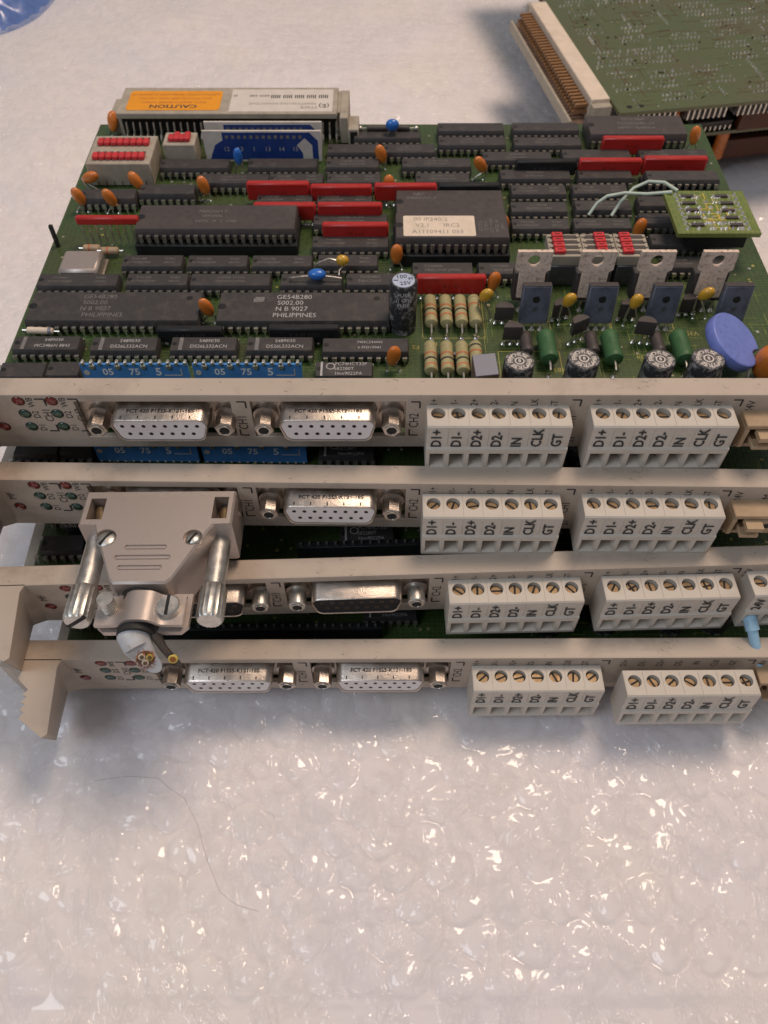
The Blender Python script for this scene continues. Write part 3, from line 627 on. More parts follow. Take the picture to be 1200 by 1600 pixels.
def board(M):
    b = MB(); b.box(-110.5, 123.5, 2.2, 162, 1.5, TB, 'pcb_green')
    rr = random.Random(11)
    def pad(x, y, r=.55, m='pad_metal'): b.cyl((x, y, TB), (x, y, TB + .12), r, m, seg=8)
    for k in range(520): pad(rr.uniform(-108, 121), rr.uniform(6, 160), rr.uniform(.35, .6), rr.choice(['pad_metal', 'solder', 'silkscreen']))
    for k in range(190):
        x, y = rr.uniform(28, 121), rr.uniform(8, 60); L = rr.uniform(2, 11)
        if rr.random() < .5: b.box(x, min(x + L, 122), y, y + .22, TB, TB + .05, 'pcb_daughter')
        else: b.box(x, x + .22, y, y + L, TB, TB + .05, 'pcb_daughter')
    def sk(t, x, y, h=1.7): b.text(t, (x, y, TB + .08), (-1, 0, 0), (0, -1, 0), h, 'silkscreen')
    for t, x, y in (('R13', 14.0, 37.4), ('R7', 18.6, 37.4), ('R8', 22.9, 37.4), ('R1', 27.2, 37.4), ('V32', 38.0, 31.6), ('V33', 57.5, 31.6), ('V34', 75.9, 31.8), ('V35', 92.6, 42), ('FS', 9.4, 36), ('C17', 108, 17), ('R83', 50.9, 26.5), ('R82', 33.2, 22.5), ('F', 109, 56), ('C40', -12, 102), ('R4', 33, 96), ('R5', 33, 90), ('C6', 35, 66), ('E7', 44, 108)): sk(t, x, y)
    for x0, x1, y0, y1 in ((11.5, 30.2, 39.8, 58), (41.2, 50.2, 43, 47.2), (59.8, 68.8, 43, 47.2), (78.6, 87.4, 43, 47.2), (33.5, 51.5, 19.6, 34)):
        for a in ((x0, x1, y0, y0 + .2), (x0, x1, y1, y1 + .2), (x0, x0 + .2, y0, y1), (x1, x1 + .2, y0, y1)): b.box(*a, TB, TB + .06, 'silkscreen')
    # solder joints on the underside
    for k in range(260): x, y = rr.uniform(-108, 121), rr.uniform(8, 158); b.cyl((x, y, 1.5), (x, y, .5), .8, 'solder', r1=.2, seg=6)
    o = b.build('circuit_board', M)
    s = MB(); s.box(-114.0, -110.7, 1.7, 46, 1.2, 2.6, 'beige_paint', .2); s.cyl((-112.4, 12, 2.6), (-113.4, 12, 2.66), 1.0, 'hole_dark', seg=16); s.build('mounting_strip', M)
    return o

M1 = thing('interface_module', 'topmost module of the stack, its board of black chips and orange capacitors fully in view', 'circuit module', (0, 139.9, 64.1), group='stacked interface modules')
front_plate(M1); board(M1)
dc1 = data_connector(M1, -57.5); dc2 = data_connector(M1, -14.5)
for a in CHIPS: chip(M1, *a)
for a in RED: network(M1, *a, 'red_network')
for a in BLACKS: network(M1, *a, 'socket_black')
# long-legged red network at the left edge
b = MB(); b.box(-10.2, 10.2, -1.1, 1.1, TB + 7.6, TB + 10.4, 'red_network', .5); o = b.build('resistor_network', M1, (-89.6, 86, 0)); l = MB()
for i in range(9): l.box(-9.3 + i * 2.3, -8.8 + i * 2.3, -.15, .15, TB, TB + 7.8, 'tin')
l.build('leads', o)
OR = [(-102.5, 153.7, -.35, .15), (-102.9, 116.0, .2, 1.1), (-104.1, 104.3, .1, -.25), (-93.4, 103.6, .1, -.3), (-86.3, 113.8, -.1, -.5), (-62.5, 111.0, .0, -.2), (-1.1, 130.9, 0, -.25), (1.6, 111.6, 0, .05), (34.4, 124.0, .1, -.55), (45.3-8.2+2.2, 88.5, 0, -.12), (83.8, 86.5, 0, .15), (4.0, 72.6, 0, 0), (33.8, 59.0, 0, .12), (2.7, 26.2, 0, .15), (115.1, 143.5, 0, -.1), (-53.0, 47.0, .1, -.25)]
for x, y, lx, ly in OR: drop(M1, x, y, 'orange_drop', 'orange_capacitor', (2.0, 1.4, 3.7), 5.6, (lx, ly))
YE = [(30.2, 48.4, .2, .5), (54.6, 46.2, .1, .35), (74.2, 45.6, 0, .2), (95.6, 49.0, .1, .7)]
for x, y, lx, ly in YE: drop(M1, x, y, 'yellow_drop', 'yellow_capacitor', (1.9, 1.4, 2.7), 9.0, (lx, ly))
# pair of leaded capacitors bridged over a chip
c = drop(M1, -12.9, 66.2, 'yellow_drop', 'yellow_capacitor', (2.0, 1.5, 1.9), 8.0, (0, .2), legs=False); l = MB()
l.tube([(-1.6, 0, TB + 8), (-4, .2, TB + 8.6), (-7, 0, TB + 7.6), (-8.6, -.3, TB + 6.6), (-8.9, -.6, TB)], .3, 'tin'); l.tube([(.2, -.6, TB + 6.6), (-1, -2.2, TB + 6), (-1.1, -3.4, TB + 5.4), (-1.0, -4.6, TB)], .3, 'tin'); l.build('leads', c)
c = drop(M1, -20.6, 61.2, 'blue_drop', 'blue_capacitor', (2.8, 1.9, 1.8), 6.6, (0, 0), legs=False); l = MB()
l.tube([(-2.4, 0, TB + 6), (-4.2, 0, TB + 6), (-8.4, -.2, TB + 5.6), (-9.0, -.6, TB)], .3, 'tin'); l.tube([(2.2, 0, TB + 6), (4, -.1, TB + 6), (7.4, -.3, TB + 5.6), (7.8, -.6, TB)], .3, 'tin'); l.build('leads', c)
drop(M1, 3.1, 147.0, 'blue_drop', 'blue_capacitor', (2.5, 1.7, 2.3), 7.6); drop(M1, -51.6, 124.6, 'blue_drop', 'blue_capacitor', (1.6, 1.2, 3.2), 8.4)
b = MB(); b.cyl((-8, 0, TB + 5.2), (8, 0, TB + 5.2), .95, 'chip_brown', seg=12, ch=.3); o = b.build('bridging_resistor', M1, (1.6, 149.6, 0)); l = MB()
for s_ in (-1, 1): l.tube([(s_ * 8, 0, TB + 5.2), (s_ * 10.4, 0, TB + 5.2), (s_ * 10.6, 0, TB + 2)], .3, 'tin'); l.ell((s_ * 10.5, 0, TB + 5.2), (.9, .8, .8), 'solder')
l.build('leads', o)
b = ecap(M1, 5.6, 44.6, 4.0, 17.5, 'tall_electrolytic_capacitor', 'cap_top'); b['label'] = 'tall dusty capacitor marked 100 and 25V, blue window reflection painted into its top'
for x, y, r in ((36.9, 18.6, 4.2), (54.6, 19.6, 4.4), (75.4, 19.3, 4.2), (88.6, 19.6, 4.5)): ecap(M1, x, y, r, 11.0, 'electrolytic_capacitor')
for x in (47.4, 66.0, 86.2): axial(M1, x, 26.6, 38.0, 2.55, 'resistor_green', 'green_power_resistor', 3.4)
for x in (41.6, 60.8, 80.0): axial(M1, x, 30.5, 38.8, 1.75, 'chip_brown', 'brown_diode', 2.6)
for i, x in enumerate((14.1, 18.7, 23.2, 27.4)):
    bd = ((.22, 'band_orange'), (.40, 'band_black'), (.55, 'band_orange'), (.85, 'resistor_tan')) if i < 3 else ((.85, 'band_black'), (.60, 'band_orange'), (.3, 'resistor_tan'))
    axial(M1, x, 42.6, 55.0, 1.85, 'resistor_tan', 'tan_resistor', 2.9, bd)
for i, x in enumerate((13.4, 18.1, 22.5, 26.5)):
    bd = ((.14, 'band_orange'), (.34, 'band_black'), (.52, 'band_orange')) if i < 3 else ((.8, 'band_black'), (.6, 'band_orange'))
    axial(M1, x, 22.4, 34.4, 1.85, 'resistor_tan', 'tan_resistor', 2.9, bd)
b = MB(); Mx = Matrix.Translation((28.0, 17.6, TB)) @ Euler((R(8), R(-4), R(4))).to_matrix().to_4x4()
b.box(-3.2, 3.2, -3.8, 3.6, 1, 12.4, 'film_side', .25, M=Mx); b.box(-3.1, 3.1, -3.7, 3.5, 12.3, 12.6, 'film_grey', .1, M=Mx)
o = b.build('film_capacitor', M1); l = MB(); l.tube([(24.6, 14, TB + 6), (22.4, 12.8, TB + 7), (21.2, 12.6, TB + 5.5), (22.6, 12.4, TB + 4), (25, 12.8, TB + 5)], .35, 'zinc'); l.build('leads', o)
b = MB(); b.box(4.9, 11.6, 10.4, 13.4, TB + .2, TB + 6.6, 'film_grey', .2); o = b.build('film_capacitor', M1); l = MB(); l.tube([(10.2, 13.2, TB + 3), (11, 14.5, TB + 6), (12.4, 16.5, TB + 6.2)], .35, 'label_white'); l.tube([(10.2, 13, TB + 4), (12.6, 12.4, TB + 5.0), (14.5, 10.8, TB + 4)], .35, 'label_white'); l.build('leads', o)
for x, y, a in ((37.6, 37.6, 0), (56.9, 38.6, .5), (76.2, 38.0, -.15)): small_transistor(M1, x, y, a, 8.6 if a else 7)
for x, y, a in ((92.6, 50.8, .1), (53.4, 48.6, .3), (73.6, 48.4, 0), (36.0, 47.0, 0)): small_transistor(M1, x, y, a, 6.4)
for x in (44.0, 62.6, 79.9, 97.9): power_transistor(M1, x, 53.2, 'tab', 22.0)
for x in (45.1, 64.4, 83.0, 103.6): power_transistor(M1, x - .6, 44.4, 'face', 14.6)
for i, (x0, w_) in enumerate(((50.9, 10.4), (61.5, 10.2), (71.9, 10.0))):
    b = MB(); b.box(x0, x0 + w_, 64.4, 75.6, TB + 7.5, TB + 11, 'din_beige', .2); b.box(x0 + .4, x0 + w_ - .6, 64.0, 75, TB + .3, TB + 7.6, 'switch_smoke', .25)
    b.text('SIEMENS', (x0 + w_ / 2, 63.93, TB + 2.6), (1, 0, 0), (0, 0, 1), .85, 'chip_print')
    for k in range(4):
        yy = 66.2 + k * 2.6; b.box(x0 + 1.0, x0 + w_ - 1.0, yy - .8, yy + .8, TB + 11, TB + 11.15, 'chip_brown'); b.box(x0 + .4, x0 + 1.3, yy - .4, yy + .4, TB + 11, TB + 11.5, 'din_beige'); b.box(x0 + w_ - 1.3, x0 + w_ - .4, yy - .4, yy + .4, TB + 11, TB + 11.5, 'din_beige')
    o = b.build('jumper_block', M1)
    for k in range(4):
        j = MB(); yy = 66.2 + k * 2.6; xx = x0 + (3.1 if i != 1 else 5.6); j.box(xx - 1.7, xx + 1.7, yy - 1.05, yy + 1.05, TB + 11, TB + 12.3, 'jumper_red', .25); j.box(xx - .8, xx + .8, yy - .25, yy + .25, TB + 12.3, TB + 12.36, 'led_red'); j.build('red_jumper', o)
for (x0, x1, y0, y1, rows, nn) in ((-104.5, -82.0, 119.6, 138.0, 2, 8), (-79.6, -68.0, 131.8, 140.4, 1, 4)):
    b = MB(); b.box(x0, x1, y0, y1, TB + .3, TB + 8.6, 'din_beige', .25); n_ = nn
    for k in range(n_):
        xx = x0 + (k + .5) * (x1 - x0) / n_ - (x1 - x0) / n_ / 2; b.box(xx - .15, xx + .15, y0 - .05, y0 + .1, TB + .3, TB + 2.2, 'hole_dark')
    for r_ in range(rows):
        yb = y0 + (r_ + .5) * (y1 - y0) / rows
        for k in range(n_): xx = x0 + 2 + (k + .5) * (x1 - x0 - 4) / n_; b.box(xx - .7, xx + .7, yb + .7, yb + 3.2, TB + 8.5, TB + 8.7, 'chip_brown', .02)
    o = b.build('jumper_block', M1)
    for r_ in range(rows):
        yb = y0 + (r_ + .5) * (y1 - y0) / rows
        for k in range(n_):
            xx = x0 + 2 + (k + .5) * (x1 - x0 - 4) / n_; j = MB(); j.box(xx - 1.05, xx + 1.05, yb - 2.6, yb + .6 + (1.6 if rows == 1 and k % 2 else 0), TB + 8.6, TB + 10.2, 'jumper_red', .35); j.build('red_jumper', o)
for y, h in ((135.0, 12.2), (140.4, 12.6)):
    b = MB(); x0, x1 = -65.2, -22.6; b.box(x0, x1, y - .4, y + .4, TB + .8, TB + h, 'hybrid_white', .1)
    b.prism([(x0 + 1.5, 1.5), (x1 - 7, 1.5), (x1 - 7, 4), (x1 - 9, 7), (x1 - 6, 9.6), (x1 - 3.4, 7), (x1 - 3.4, 1.5), (x1 - 1.3, 1.5), (x1 - 1.3, 8.6), (x1 - 4.2, 11.6), (x0 + 7, 11.6), (x0 + 7, 8.8), (x0 + 4, 7)], -.1, .05, 'hybrid_blue', M=Matrix.Translation((0, y - .42, TB)) @ Matrix.Rotation(R(90), 4, 'X'))
    for k in range(13): b.box(x0 + 8 + k * 2.2, x0 + 9.2 + k * 2.2, y - .55, y - .5, TB + 9.4, TB + 10.6, 'chip_print')
    for k in range(6): b.text(('12', '13', '1', '13', '14', '15')[k], (x0 + 8 + k * 5, y - .58, TB + 5.5), (1, 0, 0), (0, 0, 1), 1.6, 'chip_print_bright')
    o = b.build('hybrid_resistor_board', M1); l = MB()
    for k in range(16): l.box(x0 + 2.4 + k * 2.54, x0 + 3 + k * 2.54, y - .6, y - .3, TB, TB + 1.6, 'tin')
    l.build('leads', o)
for x0, x1 in ((-84.4, -54.5), (-53.2, -22.9)):
    b = MB(); y = 20.4; Mx = Matrix.Translation((x0, y, TB)) @ Matrix.Rotation(R(-4), 4, 'X'); L = x1 - x0
    b.box(0, L, -.4, .4, .6, 7.8, 'strip_blue', .08, M=Mx)
    def tt(t, x, z, h):
        b.text(t, Mx @ Vector((x, -.45, z)), (1, 0, 0), Mx.to_3x3() @ Vector((0, 0, 1)), h, 'print_white', bold=True)
    tt('05', 7.4, 5.1, 2.2); tt('75', 14.8, 5.1, 2.2); tt('5', 21.5, 5.1, 2.6); b.cyl(Mx @ Vector((1.4, -.38, 4.9)), Mx @ Vector((1.4, -.5, 4.9)), .85, 'label_white', seg=16)
    b.box(23, L - 2.0, -.47, -.4, 3.8, 4.1, 'label_white', M=Mx); b.box(L - 2.2, L - 1.9, -.47, -.4, 3.8, 6.2, 'label_white', M=Mx)
    o = b.build('blue_resistor_strip', M1); l = MB()
    for k in range(int(L / 2.3)):
        xx = 1.0 + k * 2.36; l.box(xx - .5, xx + .5, -.8, .8, 7.4, 8.8, 'solder', .25, M=Mx)
        if k % 3 == 1: l.box(xx - .8, xx + .8, -.9, .0, 6.2, 7.8, 'solder', .3, M=Mx)
        l.box(xx - .4, xx + .2, -.55, -.4, .4, 1.0, 'label_white', M=Mx)
    l.build('solder_clips', o)
# rear edge connector with stickers
b = MB(); b.box(-99.6, -16.0, 152.2, 168, TB + .4, TB + 9.9, 'din_beige', .3); b.box(-99.2, -17.4, 149.2, 168.6, TB + 8.8, TB + 10.9, 'din_beige', .25)
b.box(-103, -99.2, 154, 166, TB + .3, TB + 8, 'din_beige', .3); b.box(-16.4, -13.2, 147.6, 168, TB + .3, TB + 10.2, 'din_beige', .3); b.box(-13.4, -9.4, 146, 156, TB + .3, TB + 6.6, 'din_beige', .3); b.box(-12.6, -10.0, 145.9, 146.05, TB + .8, TB + 5.6, 'hole_dark')
b.box(-98.4, -18, 151.9, 152.25, TB + .6, TB + 8.6, 'hole_dark')
o = b.build('edge_connector', M1); l = MB()
for k in range(32):
    xx = -96.6 + k * 2.54
    for q, yy in enumerate((147.6, 150.2)): l.tube([(xx, 152.4, TB + 3.2 + q * 3.4), (xx, yy + 1.0, TB + 3.1 + q * 3.4), (xx, yy, TB + 2 + q * 1.5), (xx, yy, TB - .2)], .36, 'tin', seg=6)
l.build('leads', o)
s = MB(); zt = TB + 10.92; s.prism([(-95.2, 151.4), (-62, 151.4), (-61.2, 152.4), (-61.2, 164.6), (-62, 165.6), (-95.2, 165.6), (-96, 164.6), (-96, 152.4)], zt, zt + .12, 'label_orange')
for k, (t, h) in enumerate((('CAUTION', 2.3), ('STATIC SENSITIVE DEVICES HANDLE', 1.1), ('ONLY AT STATIC SAFE WORK STATIONS', 1.1), ('ELEKTROSTATISCH GEFAEHRDETE BAUELEMENTE', 1.1))):
    s.text(t, (-78.6, 154.2 + k * 2.9, zt + .16), (-1, 0, 0), (0, -1, 0), h, 'band_orange' if k else 'chip_brown', sx=1.2 if not k else .95, bold=not k)
s.build('caution_label', o)['label'] = 'orange caution sticker'
s = MB(); s.box(-57.6, -19.2, 150.4, 166.8, zt, zt + .1, 'label_white')
s.text('STAPE', (-28, 153.4, zt + .14), (-1, 0, 0), (0, -1, 0), 1.6, 'ink_dim'); s.text('REGISTRIERUNG KONSISTENZ', (-38, 156.2, zt + .14), (-1, 0, 0), (0, -1, 0), 1.3, 'ink_dim'); s.text('(E)', (-22.4, 154.6, zt + .14), (-1, 0, 0), (0, -1, 0), 2.6, 'grey_ink')
for k in range(30):
    if k % 6 != 5: s.box(-21.6 - k * .75, -21.2 - k * .75, 160.2, 162.6, zt + .1, zt + .14, 'grey_ink')
s.text('6ES5 240', (-47, 162, zt + .14), (-1, 0, 0), (0, -1, 0), 1.4, 'grey_ink'); s.text('JR', (-56.2, 162, zt + .14), (-1, 0, 0), (0, -1, 0), 1.2, 'grey_ink')
s.build('white_label', o)
# crystal can, small resistors, coiled parts at the left
b = MB(); b.box(-102.6, -90.2, 65.6, 76.4, TB + .3, TB + 4.8, 'cast_metal', .9); b.box(-103.2, -89.6, 65.0, 77.0, TB + .2, TB + .8, 'cast_metal', .2); b.build('crystal_can', M1)
for x, y in ((-95.6, 80.9), (-89.4, 79.6)):
    b = MB(); b.cyl((x - 2.8, y, TB + 2), (x + 2.8, y, TB + 2), 1.2, 'header_tan', seg=14, ch=.4); b.cyl((x - 1, y, TB + 2), (x - .4, y, TB + 2), 1.25, 'band_orange', seg=14)
    o = b.build('small_resistor', M1); l = MB(); l.tube([(x - 4.4, y, TB), (x - 4.2, y, TB + 2), (x + 4.2, y, TB + 2), (x + 4.4, y, TB)], .3, 'tin', seg=6); l.build('leads', o)
b = MB(); b.cyl((-105.4, 39.6, TB + 3.4), (-97.6, 39.2, TB + 3.4), 1.0, 'label_paper', seg=14, ch=.3); b.cyl((-99, 39.25, TB + 3.4), (-98, 39.2, TB + 3.4), 1.05, 'film_grey', seg=14); o = b.build('small_resistor', M1); l = MB(); l.tube([(-107, 39.7, TB), (-106.8, 39.7, TB + 3.4), (-95.8, 39.1, TB + 3.4), (-95.6, 39.1, TB)], .3, 'tin', seg=6); l.build('leads', o)
b = MB(); b.box(-108.8, -107.6, 84, 85.2, TB, TB + 8, 'socket_black', .1); b.build('test_pin', M1)
# blue varistor disc and orange lump
n = Vector((.46, -.16, .87)).normalized(); Mx = Matrix.Translation((98.6, 27.8, TB + 10.6)) @ rot_to(n).to_4x4()
b = MB(); P = []
for i in range(40):
    t = 2 * math.pi * i / 40; r_ = 9.0
    d = ((math.cos(t) - .98) ** 2 + (math.sin(t) + .36) ** 2) ** .5
    if d < .30: r_ -= 2.6 * (1 - (d / .30) ** 2) ** .5
    P.append((r_ * math.cos(t), r_ * math.sin(t)))
def rg(z, k): return [Mx @ Vector((x * k, y * k, z)) for x, y in P]
b.loft([rg(-3.6, .90), rg(-3.2, .97), rg(-2.6, 1), rg(-.8, 1), rg(-.2, .975), rg(0, .93)], 'blue_disc')
o = b.build('blue_varistor', M1); l = MB()
for dx in (-3.4, 4.4): l.tube([(97 + dx, 19.8, TB + 6.0), (97 + dx, 18.2, TB + 3), (97 + dx, 17.6, TB - .2)], .4, 'zinc'); l.cyl((97 + dx, 17.6, TB), (97 + dx, 17.6, TB + .5), .9, 'solder', r1=.4, seg=8)
l.build('leads', o)
b = MB(); b.ell((108.2, 23.2, TB + 6.2), (4.6, 3.8, 6.2), 'orange_drop'); b.build('orange_capacitor', M1)['label'] = 'large dark orange capacitor beside the blue disc'
# daughter board on its socket, with two link wires
D = MB(); x0, x1, y0, y1, z = 91.6, 117.6, 73.6, 96.8, TB + 12.6
D.box(x0, x1, y0, y1, z - 1.5, z, 'pcb_daughter', .05); rr = random.Random(5)
for i in range(8):
    for xx in (x0 + 3.4, x1 - 3.4): D.cyl((xx, y0 + 2.4 + i * 2.6, z), (xx, y0 + 2.4 + i * 2.6, z + .8), .75, 'solder', r1=.25, seg=8)
for i in range(85): xx, yy = rr.uniform(x0 + 5, x1 - 5), y0 + 2.5 + rr.randrange(7) * 2.8; D.cyl((xx, yy, z), (xx, yy, z + .6), rr.uniform(.5, .9), 'solder', r1=.2, seg=8)
for i in range(10): xx, yy = x0 + 5 + (i % 2) * 11.4 + rr.uniform(-.6, .6), y0 + 3.4 + (i // 2) * 3.9; D.box(xx, xx + 4.2, yy, yy + 1.2, z, z + .7, 'chip_brown', .1); D.box(xx - .5, xx, yy, yy + 1.2, z, z + .6, 'solder'); D.box(xx + 4.2, xx + 4.7, yy, yy + 1.2, z, z + .6, 'solder')
for i in range(26):
    xx, yy = rr.uniform(x0 + 3, x1 - 8), rr.uniform(y0 + 2, y1 - 3); L = rr.uniform(2, 6)
    if i % 2: D.box(xx, xx + L, yy, yy + .3, z, z + .12, 'wire_yellow')
    else: D.box(xx, xx + .3, yy, min(yy + L, y1 - 1), z, z + .12, 'wire_yellow')
o = D.build('daughter_board', M1); o['label'] = 'small bright green board plugged above the chips'
s = MB(); s.box(x0 + 4, x1 - 3, y0 + 1.5, y0 + 4.5, TB + 6.2, z - 1.5, 'socket_black', .2); s.box(x0 + 4, x1 - 3, y1 - 5, y1 - 2, TB + 6.2, z - 1.5, 'socket_black', .2); s.box(x0 + 7, x1 - 6, y0 + 4.5, y1 - 5, TB + 8.2, z - 1.5, 'chip_brown', .2); s.build('socket', o)
w_ = MB(); w_.tube([(69.0, 96.5, TB + 3.8), (71.6, 98.6, TB + 7), (74.6, 99.4, TB + 9), (80, 99.0, TB + 10.4), (87, 97.4, TB + 11), (94, 94.8, TB + 13.4)], .55, 'wire_mint', seg=10); w_.build('link_wire', M1)
w_ = MB(); w_.tube([(76.6, 96.0, TB + 3.8), (79.2, 98.8, TB + 7), (83.5, 101.6, TB + 10.6), (88, 102.2, TB + 12.6), (92.4, 99.6, TB + 13.8), (96, 95.8, TB + 13.2)], .55, 'wire_mint', seg=10); w_.build('link_wire', M1)

# lower modules: same plate, board and front components
def keepf(with_conn, strips=False):
    def k(o):
        n = o.name.split('.')[0]
        if n == 'blue_resistor_strip': return strips
        if n == 'data_connector': return with_conn
        if n in ('front_plate', 'circuit_board', 'indicator_light', 'mounting_strip'): return True
        if n in ('edge_connector',): return True
        if n in ('blue_varistor', 'daughter_board', 'link_wire', 'film_capacitor', 'power_transistor', 'small_transistor', 'jumper_block', 'hybrid_resistor_board', 'bridging_resistor', 'tall_electrolytic_capacitor'): return False
        if n in ('yellow_capacitor', 'blue_capacitor'): return False
        if o.get('label', '').startswith('large dark'): return False
        if n in ('integrated_circuit', 'resistor_network', 'orange_capacitor'): return o.location.y < .052 or abs(o.location.x) > .08
        return True
    return k
M2 = dup(M1, (0.2, 126.6, 44.9), (0, 0, R(-.7)), 'second module from the top, with the metal plug hood fixed to its front', keepf(True, True))
M3 = dup(M1, (6.9, 110.7, 25.3), (0, 0, R(1.9)), 'third module from the top, the one with black-faced data connectors', keepf(False))
data_connector(M3, -57.5, False, False)['label'] = 'data connector with black pin face'; data_connector(M3, -14.5, False, False)['label'] = 'data connector with black pin face'
M4 = dup(M1, (13.4, 95.2, 5.7), (0, 0, R(.25)), 'bottom module of the stack, its serrated handle resting on the bubble wrap', keepf(True))
for o in [c_ for c_ in M1.children if c_.name.startswith('mounting_strip')]: bpy.data.objects.remove(o)
for M_, y_, x0_, x1_, z_ in ((M3, 16, -32, 30, 9.5), (M4, 14.5, -96, -14, 9), (M4, 11, -40, 4, 5)):
    b = MB(); b.box(x0_, x1_, y_, y_ + 2.4, TB + .2, TB + z_ - 2.6, 'socket_black', .15); o = b.build('pin_header', M_); l = MB()
    for k in range(int((x1_ - x0_) / 2.54)): l.box(x0_ + 1 + k * 2.54, x0_ + 1.64 + k * 2.54, y_ + .9, y_ + 1.5, TB + 1, TB + z_ - 1.6, 'pin_gold' if M_ is M4 and z_ < 8 else 'tin')
    l.build('pins', o)
ecap(M3, -99.4, 30.5, 4.2, 12.5, 'electrolytic_capacitor', 'cap_top')

# ------------------------------------------------------------------ plug-in terminal blocks
def temp_obj(mb):
    me = bpy.data.meshes.new('tmp'); me.from_pydata([Vector(v) for v in mb.v], [], mb.f)
    me.polygons.foreach_set('material_index', mb.m)
    for n_ in mb.slots: me.materials.append(MATS[n_])
    me.update(); bm = bmesh.new(); bm.from_mesh(me); bmesh.ops.recalc_face_normals(bm, faces=bm.faces); bm.to_mesh(me); bm.free(); o = bpy.data.objects.new('tmp', me); COL.objects.link(o); return o
def carve(body, cut, name):
    a = temp_obj(body); c = temp_obj(cut); md = a.modifiers.new('b', 'BOOLEAN'); md.operation = 'DIFFERENCE'; md.solver = 'EXACT'; md.object = c
    try: md.material_mode = 'TRANSFER'
    except Exception: pass
    bpy.context.view_layer.update()
    me = bpy.data.meshes.new_from_object(a.evaluated_get(bpy.context.evaluated_depsgraph_get())); me.name = name
    me.transform(Matrix.Scale(MM, 4)); bpy.data.objects.remove(a); bpy.data.objects.remove(c)
    me.shade_smooth(); me.set_sharp_from_angle(angle=R(35)); return me
def block_meshes(n):
    Wd = n * 5.13 + .6; b = MB()
    prof = [(0.3, -1.5), (-8.2, -1.5), (-8.3, -1.2), (-8.3, 7.0), (-7.75, 7.4), (-7.65, 14.6), (-7.3, 15.0), (0.1, 15.0), (.3, 14.8)]
    b.loft([[Vector((x, y, z)) for y, z in (prof if k in (1, 2) else [(yy * .985 - .03, 7.5 + (zz - 7.5) * .985) for yy, zz in prof])] for k, x in ((0, 0), (1, .2), (2, Wd - .2), (3, Wd))], 'terminal_plastic')
    c = MB()
    for i in range(n):
        x = .3 + (i + .5) * 5.13
        c.cyl((x, -3.1, 11.2), (x, -3.1, 16), 1.85, 'terminal_plastic', seg=28)
        rg_ = lambda y, x0, x1, z0, z1: [Vector((x + x0, y, z0)), Vector((x + x1, y, z0)), Vector((x + x1, y, z1)), Vector((x + x0, y, z1))]
        c.loft([rg_(-9, -2.0, 2.35, -.5, 5.6), rg_(-7.5, -1.8, 1.8, .3, 5.0), rg_(-4.0, -1.8, 1.8, .3, 5.0)], 'terminal_plastic')
    for i in range(1, n): x = .3 + i * 5.13; c.box(x - .06, x + .06, -7.1, -.3, 14.88, 15.3, 'terminal_plastic'); c.box(x - .06, x + .06, -8.5, -7.6, 7.8, 14.2, 'terminal_plastic')
    return carve(b, c, 'body'), Wd
BLK = {}
def terminal_block(n, loc, rot, label, names=POLE, seed=1, tilt=0, grp='plug-in terminal blocks on the module fronts'):
    if n not in BLK: BLK[n] = block_meshes(n)
    me, Wd = BLK[n]; T = thing('terminal_block', label, 'terminal block', loc, rot, grp)
    link('housing', me, T)
    t = MB(); rr = random.Random(seed)
    for i, s in enumerate(names): t.text(s, (.3 + (i + .5) * 5.13 - .3, -7.88, 7.6), (0, 0, 1), (-1, 0, 0), 2.6, 'grey_ink', sx=.98, left=True, bold=True)
    t.build('pole_lettering', T)
    for i in range(n):
        s = MB(); x = .3 + (i + .5) * 5.13; a = rr.uniform(0, 3.14); c_, s_ = math.cos(a), math.sin(a); s.cyl((x, -3.1, 11.0), (x, -3.1, 13.7), 1.76, 'brass', seg=22, ch=.3)
        Mx = Matrix.Translation((x, -3.1, 13.7)) @ Matrix.Rotation(a, 4, 'Z'); s.box(-1.6, 1.6, -.28, .28, -.05, .03, 'hole_dark', M=Mx)
        if rr.random() < .1: s.box(-.28, .28, -1.6, 1.6, -.05, .04, 'hole_dark', M=Mx)
        s.build('screw', T)
        cl = MB(); cl.box(x - 1.5, x + 1.5, -4.6, -4.2, .6, 4.6, 'film_side'); cl.build('clamp', T)
    return T
TBL = [((10.9, 140.2, 65.4), 0, 'left terminal block on the topmost module, directly right of its bare data connector'), ((52.7, 140.2, 65.4), 0, 'right terminal block on the topmost module, beside the open power header'),
       ((10.2, 125.9, 46.2), -.3, 'left terminal block on the second module from the top'), ((52.4, 126.1, 46.2), -.4, 'right terminal block on the second module from the top'),
       ((17.5, 111.2, 26.6), 1.3, 'left terminal block on the third module, right of its black-faced connector'), ((59.8, 112.1, 26.8), 1.6, 'middle terminal block of the third module, between two other blocks'),
       ((24.9, 94.9, 6.4), .2, 'left terminal block on the bottom module, seated flat against its front')]
for i, (loc, yaw, lab) in enumerate(TBL): terminal_block(7, loc, (0, 0, R(yaw)), lab, seed=i + 2)
terminal_block(7, (66.5, 91.2, 9.0), (R(-4), R(-.3), R(.3)), 'loosely seated terminal block hanging forward at the right of the bottom module', seed=21)
terminal_block(3, (100.2, 113.6, 26.8), (0, 0, R(3)), 'terminal block marked 24V with a pale blue wire, cut off at the right edge', ['24V', 'M', 'PE'], seed=31)
